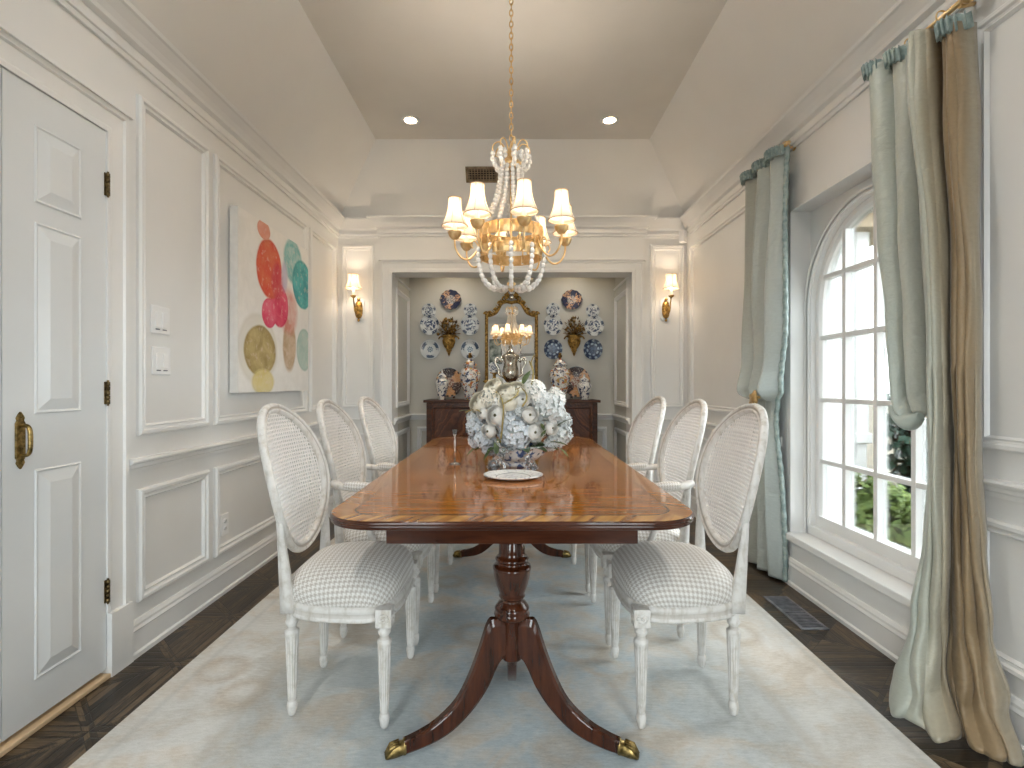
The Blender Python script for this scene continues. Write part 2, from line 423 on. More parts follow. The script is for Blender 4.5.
def silk(name, stops, rough=.36):
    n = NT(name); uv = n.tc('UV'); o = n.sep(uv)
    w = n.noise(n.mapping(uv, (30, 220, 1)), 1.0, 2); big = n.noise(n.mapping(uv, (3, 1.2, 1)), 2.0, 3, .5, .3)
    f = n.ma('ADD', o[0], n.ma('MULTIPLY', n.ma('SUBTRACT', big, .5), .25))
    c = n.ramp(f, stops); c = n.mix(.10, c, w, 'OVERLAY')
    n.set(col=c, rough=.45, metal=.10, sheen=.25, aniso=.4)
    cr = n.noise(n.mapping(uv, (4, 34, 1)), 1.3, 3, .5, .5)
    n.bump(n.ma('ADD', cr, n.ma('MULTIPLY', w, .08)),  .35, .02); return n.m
M['silk_far'] = silk('aqua_silk', [(0, (.47, .53, .52)), (.5, (.42, .445, .41)), (1, (.38, .385, .34))])
M['silk_near'] = silk('sage_taupe_silk', [(0, (.40, .43, .38)), (.24, (.43, .43, .355)), (.40, (.36, .31, .22)), (.52, (.13, .085, .04)), (.68, (.27, .185, .095)), (.9, (.30, .22, .13)), (1, (.36, .31, .23))])  # dark middle stop paints shade between two folds; browns also carry warm lamplight
M['silk_swag'] = silk('sage_silk', [(0, (.40, .45, .41)), (.5, (.46, .485, .43)), (1, (.45, .46, .40))])
M['silk_trim'] = mottled('aqua_ruffle', (.22, .30, .29), (.40, .48, .46), 40, .45)

def plate_mat(name, kind, R, seed):
    n = NT(name); v = n.tc(); o = n.sep(v)
    x, z = n.ma('DIVIDE', o[0], R), n.ma('DIVIDE', o[2], R)
    r = n.ma('SQRT', n.ma('ADD', n.ma('MULTIPLY', x, x), n.ma('MULTIPLY', z, z)))
    th = n.ma('ARCTAN2', z, x)
    p = n.comb(n.ma('ADD', x, seed*3.1), n.ma('ADD', z, seed*1.7), seed)
    a = n.noise(p, 5.2 if kind == 'floral' else 3.8, 4, .62, .6); b = n.noise(p, 9, 3, .6)
    white = (.66, .68, .67)
    if kind == 'floral':
        c = n.mix(n.ma('MULTIPLY', n.step(a, .50, .05), n.ma('SUBTRACT', 1.0, n.step(r, .56, .03))), white, (.018, .038, .11))
        rim = n.ma('MULTIPLY', n.band(r, .66, .93, .03), n.step(n.ma('ADD', n.ma('MULTIPLY', n.ma('SINE', n.ma('MULTIPLY', th, 5.0)), .16), b), .56, .05))
        c = n.mix(rim, c, (.03, .055, .11))
    elif kind == 'rosette':
        ctr = n.ma('MULTIPLY', n.ma('SUBTRACT', 1.0, n.step(r, .30, .02)), n.step(n.ma('ADD', n.ma('SINE', n.ma('MULTIPLY', th, 8.0)), n.ma('SINE', n.ma('MULTIPLY', r, 40.0))), -.4, .3))
        c = n.mix(ctr, white, (.08, .15, .21))
        rim = n.ma('MULTIPLY', n.band(r, .56, .86, .03), n.step(n.ma('ADD', n.ma('MULTIPLY', n.ma('SINE', n.ma('MULTIPLY', th, 3.0)), .22), b), .53, .05))
        c = n.mix(rim, c, (.045, .085, .15))
    elif kind == 'dark':
        c = n.mix(n.step(a, .55, .05), (.015, .028, .075), (.06, .11, .21))
        c = n.mix(n.ma('MULTIPLY', n.band(r, .44, .60, .02), n.step(n.ma('ADD', n.ma('MULTIPLY', n.ma('SINE', n.ma('MULTIPLY', th, 8.0)), .25), b), .45, .08)), c, (.42, .50, .58))
        c = n.mix(n.ma('MULTIPLY', n.band(r, .72, .95, .02), n.step(n.ma('ADD', n.ma('MULTIPLY', n.ma('SINE', n.ma('MULTIPLY', th, 9.0)), .2), b), .60, .05)), c, (.40, .47, .52))
    elif kind == 'imari':
        w = n.ma('ADD', n.ma('MULTIPLY', n.ma('SINE', n.ma('ADD', n.ma('MULTIPLY', th, 3.0), 1.0)), .55), n.ma('MULTIPLY', n.ma('SUBTRACT', a, .5), 5.0))
        c = n.mix(n.step(w, .15, .1), (.025, .03, .07), (.62, .36, .20))
        c = n.mix(n.ma('MULTIPLY', n.ma('SUBTRACT', 1.0, n.step(r, .42, .03)), n.step(b, .47, .06)), c, (.62, .56, .48))
        c = n.mix(n.step(n.noise(p, 9, 2), .60, .04), c, (.025, .035, .09))
        c = n.mix(n.ma('MULTIPLY', n.band(r, .88, 1.0, .02), n.step(n.ma('SINE', n.ma('MULTIPLY', th, 16.0)), 0, .3)), c, (.03, .02, .02))
    elif kind == 'charger':
        w = n.ma('ADD', n.ma('SINE', n.ma('MULTIPLY', th, 3.0)), n.ma('MULTIPLY', n.ma('SUBTRACT', a, .5), 3.0))
        c = n.mix(n.step(w, .0, .12), (.045, .02, .02), (.62, .33, .15))
        c = n.mix(n.ma('SUBTRACT', 1.0, n.step(r, .34, .03)), c, n.mix(n.step(b, .5, .05), (.60, .52, .43), (.22, .06, .03)))
        c = n.mix(n.step(n.noise(p, 14, 2), .62, .04), c, (.58, .50, .42))
        c = n.mix(n.ma('MULTIPLY', n.band(r, .84, 1.05, .02), n.step(n.ma('SINE', n.ma('MULTIPLY', th, 18.0)), 0, .3)), c, (.02, .015, .015))
    if kind == 'fine':
        c = n.mix(n.ma('MULTIPLY', n.band(r, .60, .95, .03), n.step(b, .60, .05)), (.78, .77, .74), (.42, .40, .42))
        c = n.mix(n.ma('MULTIPLY', n.ma('SUBTRACT', 1.0, n.step(r, .45, .03)), n.step(b, .56, .05)), c, (.36, .34, .36))
        c = n.mix(n.band(r, .555, .585, .008), c, (.10, .09, .10))
    c = n.mix(n.band(r, .955, .985, .008), c, (.30, .33, .36))
    n.set(col=c, rough=.28, coat=.15, coatr=.2); return n.m
def jar_mat(name, kind, seed):
    n = NT(name); v = n.tc(); o = n.sep(v)
    p = n.mapping(v, loc=(seed, seed*.7, seed*.3))
    a = n.noise(p, 34, 3, .6, .5); b = n.noise(p, 60, 3)
    c = n.mix(n.step(a, .55, .03), (.84, .84, .82) if kind == 'bowl' else (.70, .685, .65), (.10, .17, .36) if kind == 'bowl' else (.025, .04, .105))
    c = n.mix(n.step(b, .63, .03), c, (.04, .07, .15))
    if kind == 'imari':
        c = n.mix(n.step(n.noise(p, 26, 2), .60, .03), c, (.50, .15, .05))
        c = n.mix(n.step(n.noise(n.mapping(p, loc=(4, 1, 2)), 26, 2), .60, .03), c, (.52, .33, .11))
    n.set(col=c, rough=.12, coat=.6); return n.m
def leafm(name, c0, c1, rough=.5): return mottled(name, c0, c1, 30, rough)
M['leaf'] = leafm('leaf_green', (.045, .085, .03), (.14, .20, .08))
M['white_petal'] = mottled('white_petal', (.86, .85, .81), (.90, .89, .86), 30, .6, sss=.0)
M['cream_petal'] = mottled('cream_petal', (.84, .79, .66), (.89, .87, .79), 12, .6)
M['blue_petal'] = mottled('pale_blue_petal', (.42, .50, .57), (.80, .82, .84), 22, .6)
M['mist_petal'] = mottled('misty_petal', (.54, .60, .62), (.82, .83, .82), 22, .6)
M['flower_eye'] = mottled('flower_eye', (.045, .04, .015), (.12, .11, .04), 60, .7)
M['hyd_core'] = simple('hydrangea_core', (.40, .44, .42), .8)  # darker than the petals to paint shade between the florets
M['willow'] = mottled('willow_bark', (.20, .15, .04), (.40, .33, .12), 30, .6)
def art():
    n = NT('abstract_canvas'); o = n.sep(n.tc('UV')); u, w = o[0], o[1]
    uv = n.tc('UV'); nz = n.noise(uv, 9, 4, .65, .5); nf = n.noise(uv, 26, 3); wob = n.noise(uv, 4, 2)
    c = n.mix(n.step(nz, .55, .15), (.84, .83, .81), (.77, .76, .74))
    def oval(c, cx, cy, rx, ry, rot, col, col2, op=1.0, soft=.04, tex=.5):
        du, dv = n.ma('SUBTRACT', u, cx), n.ma('SUBTRACT', w, cy)
        ca, sa = math.cos(rot), math.sin(rot)
        a = n.ma('DIVIDE', n.ma('ADD', n.ma('MULTIPLY', du, ca), n.ma('MULTIPLY', dv, sa)), rx)
        b = n.ma('DIVIDE', n.ma('SUBTRACT', n.ma('MULTIPLY', dv, ca), n.ma('MULTIPLY', du, sa)), ry)
        d = n.ma('SQRT', n.ma('ADD', n.ma('MULTIPLY', a, a), n.ma('MULTIPLY', b, b)))
        d = n.ma('ADD', d, n.ma('MULTIPLY', n.ma('SUBTRACT', wob, .5), .18))
        k = n.mix(n.step(nz, tex, .14), col, col2)
        k = n.mix(n.ma('MULTIPLY', n.step(nf, .62, .05), .35), k, (.75, .62, .55))
        edge = n.ma('MULTIPLY', n.band(d, .90, 1.0, .03), .3)
        k = n.mix(edge, k, tuple(x*.7 for x in col))
        return n.mix(n.ma('MULTIPLY', n.ma('SUBTRACT', 1.0, n.step(d, 1.0, soft)), op), c, k)
    for a in ARTO: c = oval(c, *a)
    n.set(col=c, rough=.6); n.bump(nz, .15, .003); return n.m
# (u, v, ru, rv, rotation, colour, second colour, opacity, softness)
def artpx(x, y, hw, hh):
    """photo pixel -> canvas u,v (canvas spans depth 2.93..3.94, height 1.10..2.155)"""
    D = 808.6/(512-x); u = (D-2.93)/1.01; v = (H + (384-y)*D/520 - 1.10)/1.055
    ru = (808.6/(512-x-hw) - 808.6/(512-x+hw))/2/1.01; rv = hh*D/520/1.055
    return u, v, ru, rv
ARTO = []
def A(x, y, hw, hh, rot, c1, c2, op=1.0, soft=.04): ARTO.append((*artpx(x, y, hw, hh), rot, c1, c2, op, soft))
A(257, 349, 20, 35, .0, (.62, .58, .46), (.68, .64, .55), .45, .06)      # pale wash behind the ochre
A(259, 351, 16, 25, .0, (.34, .25, .09), (.52, .42, .20))               # ochre
A(262, 382, 11, 13, 0, (.68, .56, .20), (.72, .64, .34), .9, .1)        # yellow foot
A(292, 262, 9, 22, .0, (.10, .42, .42), (.45, .62, .60), .95, .1)       # teal upper
A(301, 285, 9.5, 24, 0, (.03, .28, .31), (.10, .48, .48))               # teal lower
A(303, 350, 7.5, 21, 0, (.34, .52, .47), (.48, .62, .56), .9)           # sea green
A(288, 345, 6.5, 26, .0, (.42, .28, .14), (.60, .46, .32), .9, .1)      # brown drip
A(287, 312, 9, 22, 0, (.62, .20, .16), (.72, .52, .46), .8, .2)         # coral merge
A(278, 306, 9, 22, .0, (.62, .02, .09), (.72, .10, .18))                # crimson
A(268, 313, 7.5, 15, .0, (.70, .03, .12), (.74, .16, .24))              # crimson small
A(268, 269, 12.5, 30, -.12, (.66, .06, .03), (.68, .16, .07))           # red oval
A(276, 282, 6, 18, 0, (.55, .02, .06), (.62, .08, .10), .8, .2)
A(283, 277, 3, 14, 0, (.42, .36, .55), (.52, .46, .60), .7, .25)
A(262.5, 230, 6.5, 9.5, 0, (.70, .28, .20), (.74, .38, .30))            # coral top
M['art'] = art()
M['canvas_edge'] = mottled('canvas_edge', (.66, .64, .61), (.72, .70, .67), 20, .7)
def brick():
    n = NT('painted_brick'); q = n.n.new('ShaderNodeTexBrick')
    n.put(q.inputs['Vector'], n.mapping(n.tc(), rot=(PI/2, 0, 0)))
    for k, c in (('Color1', (.135, .128, .118, 1)), ('Color2', (.095, .088, .078, 1)), ('Mortar', (.05, .046, .04, 1))): q.inputs[k].default_value = c
    q.inputs['Scale'].default_value = 1; q.inputs['Brick Width'].default_value = .21; q.inputs['Row Height'].default_value = .075; q.inputs['Mortar Size'].default_value = .008
    f = n.noise(n.tc(), 14, 3)
    n.set(col=n.mix(n.ma('MULTIPLY', n.step(f, .58, .08), .4), q.outputs[0], (.11, .09, .07)), rough=.8); n.bump(q.outputs[1], -.4, .01); return n.m
M['brick'] = brick()
M['soffit'] = mottled('stained_wood', (.36, .27, .17), (.50, .40, .28), 6, .6)
M['boxwood'] = leafm('boxwood_green', (.10, .17, .04), (.26, .33, .09))
M['holly'] = leafm('dark_leaf_green', (.015, .05, .035), (.05, .11, .075), .3)
M['soil'] = mottled('garden_soil', (.12, .10, .07), (.20, .17, .12), 8, .9)
M['bark'] = mottled('shrub_bark', (.10, .07, .05), (.18, .13, .09), 20, .8)

# ------------------------------------------------------------------ room shell
XL, XR, YB, YF, YN, XN, YP, XP = -1.60, 1.61, 4.78, -1.30, 5.49, 1.085, 4.72, 1.20
ZW, ZC, INS = 2.65, 3.18, .47
floor = struct(MB().box(-1.75, 1.95, -1.45, 5.65, -.05, 0).build('floor', M['parquet']))
T = .16
# left wall, with an opening for the pair of narrow doors
DY0, DY1, DZ = 1.225, 2.037, 2.14
wl = MB().box(XL-T, XL, YF, DY0, 0, ZW).box(XL-T, XL, DY1, YB+T, 0, ZW).box(XL-T, XL, DY0, DY1, DZ, ZW).box(XL-T-.05, XL-T, DY0, DY1, 0, DZ)
wall_left = struct(wl.build('wall_left', M['wall']))
# right wall, with the window recess
WC, WHW, WZ0, WZ1 = 2.49, .52, .285, 2.15
WY0, WY1 = WC-WHW, WC+WHW
wr = MB().box(XR, XR+.30, YF, WY0, 0, ZW).box(XR, XR+.30, WY1, YB+T, 0, ZW).box(XR, XR+.30, WY0, WY1, WZ1, ZW).box(XR, XR+.30, WY0, WY1, 0, WZ0-.03)
wall_right = struct(wr.build('wall_right', M['wall']))
# back wall: side bays, projecting centre, niche
wb = MB()
for s in (-1, 1):
    a, b = (XL, -XP) if s < 0 else (XP, XR)
    wb.box(a, b, YB, YB+T, 0, ZW)
    a, b = (-XP, -XN) if s < 0 else (XN, XP)
    wb.box(a, b, YP, YB+T, 0, ZW)
wb.box(-XN, XN, YP, YB+T, 2.16, ZW)
wall_back = struct(wb.build('wall_back', M['wall']))
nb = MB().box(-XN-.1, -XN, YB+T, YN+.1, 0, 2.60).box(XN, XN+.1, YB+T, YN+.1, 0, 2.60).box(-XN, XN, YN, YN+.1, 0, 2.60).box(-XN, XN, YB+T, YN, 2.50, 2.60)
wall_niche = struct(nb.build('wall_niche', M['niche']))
# wall behind the camera: openings for two added windows, either side of a pier
RX0, RX1, RZ0, RZ1 = .66, 1.42, .15, 2.36
wf = MB().box(XL-T, -RX1, YF-T, YF, 0, ZW).box(RX1, XR+T, YF-T, YF, 0, ZW).box(-RX0, RX0, YF-T, YF, 0, ZW)
for a, b in ((-RX1, -RX0), (RX0, RX1)): wf.box(a, b, YF-T, YF, RZ1, ZW).box(a, b, YF-T, YF, 0, RZ0)
wall_front = struct(wf.build('wall_front', M['wall']))
# tray ceiling
x0, x1, y0, y1 = XL, XR, YF, YB
cs = MB()
lo = [(x0, y0, ZW), (x1, y0, ZW), (x1, y1, ZW), (x0, y1, ZW)]
hi = [(x0+INS, y0+INS, ZC), (x1-INS, y0+INS, ZC), (x1-INS, y1-INS, ZC), (x0+INS, y1-INS, ZC)]
cs.add(lo+hi, [(0, 1, 5, 4), (1, 2, 6, 5), (2, 3, 7, 6), (3, 0, 4, 7)])
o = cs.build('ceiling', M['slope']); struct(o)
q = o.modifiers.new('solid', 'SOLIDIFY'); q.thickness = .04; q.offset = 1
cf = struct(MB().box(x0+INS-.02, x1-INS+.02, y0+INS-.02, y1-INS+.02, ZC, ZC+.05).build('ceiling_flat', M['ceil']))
roof = struct(MB().box(XL-T-.1, XR+.35, YF-T-.1, YN+.15, ZC+.12, ZC+.2).build('roof', M['ceil']))

# mouldings
CROWN = [(0, 2.455), (.012, 2.455), (.014, 2.478), (.022, 2.482), (.024, 2.50), (.018, 2.506), (.018, 2.535), (.040, 2.548), (.046, 2.565), (.060, 2.59), (.085, 2.625), (.095, 2.632), (.10, 2.65), (0, 2.652)]
BASE = [(0, 0), (.028, 0), (.028, .018), (.018, .024), (.018, .108), (.022, .114), (.016, .126), (.016, .136), (.007, .150), (0, .152)]
RAIL = [(0, .775), (.010, .775), (.012, .79), (.020, .797), (.022, .812), (.034, .818), (.038, .826), (.034, .834), (0, .836)]
CROWN = [(o_, 2.652 - (2.652 - z_)*.82) for o_, z_ in CROWN]
crown_path = [(XL, YF), (XR, YF), (XR, YB), (XP, YB), (XP, YP), (-XP, YP), (-XP, YB), (XL, YB)]
trim = struct(MB().run(crown_path, CROWN, closed=True).build('trim_1', M['trim']))
rails = [[(XR, WY1+.09), (XR, YB), (XP, YB)], [(-XP, YB), (XL, YB), (XL, DY1+.11)], [(XL, DY0-.11), (XL, YF)], [(XR, YF), (XR, WY0-.11)],
         [(XN, YP+.06), (XN, YN), (-XN, YN), (-XN, YP+.06)]]
for i, p in enumerate(rails):
    struct(MB().run(p, RAIL).build('trim_%d' % (i+2), M['trim']))
bases = [('right', [(XR, YF), (XR, YB), (XP, YB), (XP, YP), (XN, YP)]), ('left', [(-XN, YP), (-XP, YP), (-XP, YB), (XL, YB), (XL, DY1+.115)]),
         ('left', [(XL, DY0-.115), (XL, YF)]), ('back', [(XN, YP+.02), (XN, YN), (-XN, YN), (-XN, YP+.02)])]
for n_, p in bases: struct(MB().run(p, BASE).build('baseboard_' + n_, M['trim']))

PAN = [(0, 0), (0, .012), (.008, .020), (.020, .020), (.026, .012), (.034, .010), (.040, .013), (.046, .004), (.048, 0)]
def panels(wall, O, U, N, spans, tops=((.93, 2.385), (.22, .70)), prof=PAN):
    for (a, b) in spans:
        for (z0, z1) in tops:
            MB().frame(O, U, (0, 0, 1), N, a, b, z0, z1, prof).build('panel_molding', M['trim'], wall)
panels(wall_left, (XL, 0, 0), (0, 1, 0), (1, 0, 0), [(2.213, 2.728), (2.785, 4.03), (4.10, 4.68)])
panels(wall_left, (XL, 0, 0), (0, 1, 0), (1, 0, 0), [(-1.1, .95)])
panels(wall_right, (XR, 0, 0), (0, 1, 0), (-1, 0, 0), [(3.15, 4.66), (.55, 1.80), (-1.1, .45)])
panels(wall_back, (0, YB, 0), (1, 0, 0), (0, -1, 0), [(-1.565, -1.265), (1.27, 1.585)], ((.93, 2.425), (.22, .70)))
panels(wall_niche, (-XN, 0, 0), (0, 1, 0), (1, 0, 0), [(4.85, 5.43)], ((.93, 2.05), (.22, .70)))
panels(wall_niche, (XN, 0, 0), (0, 1, 0), (-1, 0, 0), [(4.85, 5.43)], ((.93, 2.05), (.22, .70)))
panels(wall_niche, (0, YN, 0), (1, 0, 0), (0, -1, 0), [(-1.0, -.52), (-.45, .45), (.52, 1.0)], ((.22, .70),))
for s_ in (-1, 1): MB().run([(XN, YP+.07), (XN, YN)] if s_ > 0 else [(-XN, YN), (-XN, YP+.07)], [(0, 2.135), (.012, 2.137), (.016, 2.15), (.006, 2.158), (0, 2.16)]).build('cornice_bead', M['trim'], wall_niche)
# niche casing and the ledge over it
cas = MB()
prof = [(0, 0), (0, .022), (.020, .022), (.026, .016), (.075, .016), (.082, .020), (.108, .020), (.108, 0)]
def casing_u(mb, O, U, N, u0, u1, z0, z1, prof):
    O, U, N, Z = Vector(O), Vector(U), Vector(N), Vector((0, 0, 1)); loops = []
    for (i, h) in prof:
        loops.append([O + U*u + Z*v + N*h for u, v in ((u0+i, z0), (u0+i, z1-i), (u1-i, z1-i), (u1-i, z0))])
    return mb.loft(loops, closed=False, cap0=False, cap1=False, smooth=False)
casing_u(cas, (0, YP, 0), (1, 0, 0), (0, -1, 0), -XN-.108, XN+.108, .152, 2.268, prof)
cas.box(-XP-.006, XP+.006, YP-.03, YP, 2.268, 2.282)
struct(cas.build('trim_7', M['trim']))

# ------------------------------------------------------------------ doors on the left
def door_leaf(name, ya, yb):
    m = MB(); xf = XL + .012
    m.box(xf-.045, xf, ya+.002, yb-.002, .035, DZ-.004)
    o = struct(m.build(name, M['door']))
    pr = [(0, 0), (.0, .006), (.012, -.010), (.02, -.010), (.052, .008), (.06, .008)]
    w = yb - ya; pa, pb = ya + w*.26, yb - w*.29
    for z0, z1 in ((.165, .865), (1.05, 1.69), (1.755, 2.015)):
        f = MB()
        O, U, N = Vector((xf, 0, 0)), Vector((0, 1, 0)), Vector((1, 0, 0))
        prof = [(0, .0005), (.005, .005), (.010, .002), (.012, .0015), (.050, .011), (.054, .011)]
        loops = [[O + U*u + Vector((0, 0, v)) + N*h for u, v in ((pa+i, z0+i), (pb-i, z0+i), (pb-i, z1-i), (pa+i, z1-i))] for i, h in prof]
        f.loft(loops, cap0=False, cap1=True, smooth=False)
        f.build('raised_panel', M['door'], o)
    return o
door1 = door_leaf('door_1', 1.618, DY1)
door2 = door_leaf('door_2', DY0, 1.618)
def hinge(parent, y, z):
    h = MB()
    for k in range(5): h.lathe([(.007, -.044+k*.0178), (.007, -.028+k*.0178)], (XL+.020, y, z), 10)
    h.lathe([(.004, -.05), (.004, .05)], (XL+.020, y, z), 8)
    h.box(XL+.012, XL+.016, y-.010, y+.004, z-.044, z+.044)
    h.build('hinge', M['hinge'], parent)
for z in (.34, 1.115, 1.93): hinge(door1, DY1-.003, z)
def pull(parent, y, z):
    m = MB(); x = XL + .012; K = .74
    pl = [(0, .125), (.010, .112), (.018, .098), (.014, .086), (.021, .075), (.021, -.075), (.014, -.086), (.018, -.098), (.010, -.112), (0, -.125)]
    poly = [(y+a*K, z+b*K) for a, b in pl] + [(y-a*K, z+b*K) for a, b in pl[::-1][1:-1]]
    m.prism(poly, 'x', x, x+.006)
    pts = catmull([(x+.004, y, z+.062*K), (x+.024, y, z+.064*K), (x+.034, y, z+.045*K), (x+.036, y, z), (x+.034, y, z-.045*K), (x+.024, y, z-.064*K), (x+.004, y, z-.062*K)], 6)
    m.tube(pts, [.005 + .002*math.sin(PI*i/(len(pts)-1)) for i in range(len(pts))], 10)
    for zz in (-.03, .03, -.1, .1): m.ball((x+.006, y, z+zz*K), .003, 8, 6)
    m.build('pull_handle', M['brass'], parent)
pull(door1, 1.676, .968)
dc = MB()
prof = [(0, 0), (0, .024), (.018, .024), (.024, .016), (.080, .014), (.088, .018), (.105, .018), (.1055, -.012)]
casing_u(dc, (XL, 0, 0), (0, 1, 0), (1, 0, 0), DY0-.104, DY1+.104, .25, DZ+.104, prof)
for a, b in ((DY1+.002, DY1+.118), (DY0-.118, DY0-.002)): dc.box(XL-.01, XL+.032, a, b, 0, .25)
dc.box(XL-.02, XL+.034, DY0-.12, DY1+.12, DZ+.104, DZ+.118)
struct(dc.build('trim_8', M['trim']))
struct(MB().box(XL-.12, XL+.03, DY0, DY1, .0, .018).build('door_threshold', M['light_wood'], bevel=.004))

# ------------------------------------------------------------------ window on the right
XG, WR, WSP, WSB = 1.76, .47, 1.58, .40         # glass plane, half width, springing, bottom of the glass
def arch(r, zb, n=28, e=0):
    pts = [(WC+r, zb)] + [(WC + r*math.cos(PI*i/n), WSP + r*math.sin(PI*i/n)) for i in range(n+1)] + [(WC-r, zb)]
    return pts
def arch_sweep(m, prof, zb, n=28):
    loops = []
    for r, x in prof: loops.append([(x, y, z) for y, z in arch(r, zb, n)])
    return m.loft(loops, closed=False, cap0=False, cap1=False, smooth=False)
win = MB()
# reveal panel with an arched hole (rectangle of the recess filled round the arch)
n = 28; A0 = arch(.575, WZ0, n); m = WHW
outer = []
for (y, z) in A0:
    outer.append((y, z))
rp = MB()
rect = []
for i, (y, z) in enumerate(A0):
    if i == 0: rect.append((WY1, WZ0)); continue
    if i == len(A0)-1: rect.append((WY0, WZ0)); continue
    a = PI*(i-1)/n
    ty = WC + max(-WHW, min(WHW, WHW*1.6*math.cos(a))); tz = min(WZ1, WSP + 1.0*math.sin(a))
    rect.append((ty, tz if abs(ty-WC) < WHW-1e-4 else min(WZ1, z if a == 0 or a == PI else tz)))
rA = arch(.505, WZ0, n)
rp.loft([[(1.725, y, z) for y, z in rect], [(1.725, y, z) for y, z in rA]], closed=False, cap0=False, cap1=False, smooth=False)
struct(rp.build('trim_9', M['trim']))
win1 = MB()
arch_sweep(win1, [(.505, 1.74), (.505, 1.700), (.498, 1.694), (.488, 1.694), (.484, 1.704), (.478, 1.706), (.476, 1.74)], WSB-.06)
arch_sweep(win1, [(.52, 1.725), (.52, 1.688), (.508, 1.684), (.500, 1.69)], WZ0+.01)
window1 = struct(win1.build('window_1', M['trim']))
sash = MB()
arch_sweep(sash, [(.478, 1.79), (.478, 1.735), (.470, 1.73), (.452, 1.735), (.442, 1.752), (.442, 1.79)], WSB-.06)
sash.box(1.735, 1.79, WC-.478, WC+.478, WSB-.062, WSB+.005)
sash.build('sash_frame', M['trim'], window1)
mun = MB()
def mbar_v(y, z0, z1): mun.prism([(y-.012, 1.76), (y-.004, 1.738), (y+.004, 1.738), (y+.012, 1.76), (y+.004, 1.785), (y-.004, 1.785)], 'z', z0, z1) if False else mun.box(1.738, 1.785, y-.013, y+.013, z0, z1)
for y in (-.236, 0, .236):
    mbar_v(WC+y, WSB, WSP + math.sqrt(.45**2 - y*y))
for z in (.715, 1.06, 1.41, 1.745):
    hw = .45 if z < WSP else math.sqrt(.45**2 - (z-WSP)**2)
    mun.box(1.740, 1.783, WC-hw, WC+hw, z-.012, z+.012)
mun.build('muntins', M['trim'], window1, bevel=.003)
gl = MB(); gl.prism(arch(.45, WSB), 'x', 1.764, 1.768); gl.build('pane', M['glass'], window1)
sill = MB().box(XR-.03, 1.735, WY0-.02, WY1+.02, WZ0-.03, WZ0+.008).box(1.70, 1.76, WC-.505, WC+.505, WZ0+.008, WSB-.055)
sill.build('window_sill', M['trim'], window1, bevel=.005)
# jamb lining of the recess
jl = MB().box(XR-.001, 1.80, WY0, WY0+.006, WZ0, WZ1).box(XR-.001, 1.80, WY1-.006, WY1, WZ0, WZ1).box(XR-.001, 1.80, WY0, WY1, WZ1-.006, WZ1)
jl.build('recess_lining', M['trim'], window1)
# outer wall face round the window (closes the gap beside the arch)
ow = MB(); ow.loft([[(1.80, y, z) for y, z in rect], [(1.80, y, z) for y, z in arch(.47, WZ0, n)]], closed=False, cap0=False, cap1=False, smooth=False)
ow.box(1.79, 1.80, WY0, WY1, WZ0-.03, WSB-.06)
ow.build('outer_surround', M['trim'], window1)

# windows added behind the camera for daylight; pictures between them (seen in the mirror)
for i, (xa, xb) in enumerate(((-RX1, -RX0), (RX0, RX1))):
    rw = MB()
    for a, b in ((xa, xa+.05), (xb-.05, xb)): rw.box(a, b, YF-.10, YF-.05, RZ0, RZ1)
    for a, b in ((RZ0, RZ0+.08), (RZ1-.06, RZ1)): rw.box(xa, xb, YF-.101, YF-.049, a, b)
    o = struct(rw.build('window_%d' % (i+2), M['trim'])); mm = MB()
    mm.box((xa+xb)/2-.010, (xa+xb)/2+.010, YF-.085, YF-.06, RZ0+.08, RZ1-.06)
    for z in (.62, 1.05, 1.48, 1.92): mm.box(xa+.05, xb-.05, YF-.086, YF-.059, z-.010, z+.010)
    mm.build('muntins', M['trim'], o)
    MB().box(xa+.05, xb-.05, YF-.075, YF-.072, RZ0+.08, RZ1-.06).build('pane', M['glass'], o)
M['paper'] = mottled('picture_paper', (.74, .74, .72), (.80, .80, .78), 6, .6)
M['green_print'] = mottled('green_print', (.10, .14, .12), (.62, .66, .60), 7, .6)
M['frame_black'] = simple('picture_frame', (.03, .028, .026), .35)
for lab, xa, xb, z0, z1, mt in (('black framed pale print behind the camera, seen high in the mirror', .20, .53, 1.85, 2.33, 'paper'), ('black framed pale print behind the camera, seen low in the mirror', .20, .53, 1.36, 1.83, 'paper'), ('dark framed green print behind the camera, left in the mirror', -.53, -.24, 1.62, 2.20, 'green_print')):
    t = thing('framed_print', lab, 'picture', ((xa+xb)/2, YF, z0)); w, h = (xb-xa)/2, z1-z0
    MB().frame((0, 0, 0), (1, 0, 0), (0, 0, 1), (0, 1, 0), -w, w, 0, h, [(0, 0), (0, .022), (.010, .022), (.012, .008)]).build('frame', M['frame_black'], t)
    MB().box(-w+.01, w-.01, .002, .010, .01, h-.01).build('print', M[mt], t)

# ------------------------------------------------------------------ outside the window
gnd = struct(MB().box(1.95, 30, -8, 30, -.12, -.02).build('garden_ground', M['soil']))
gn2 = struct(MB().box(-14, 1.9, -14, -1.6, -.12, -.02).build('terrace_ground', M['soil']))
bw = MB().box(1.96, 2.76, 4.05, 4.3, -.02, 2.30)
bw = struct(bw.build('exterior_brick_wall', M['brick']))
ev = MB().box(1.96, 3.0, 3.80, 4.4, 2.30, 2.42)
struct(ev.build('eave_soffit', M['soffit']))
fa = MB().box(1.96, 3.05, 3.74, 3.80, 2.40, 2.58)
fa.box(1.96, 3.06, 3.64, 3.74, 2.48, 2.60)
struct(fa.build('gutter_fascia', M['trim']))
ds = MB().box(2.60, 2.70, 3.93, 4.03, .75, 2.42).box(2.585, 2.715, 3.915, 4.04, .70, .78)
ds.box(2.61, 2.69, 3.94, 4.02, -.02, .70)
tag(ds.build('downspout', M['trim'], bevel=.01), 'white square downspout fixed to the painted brick outside the window', 'downspout')

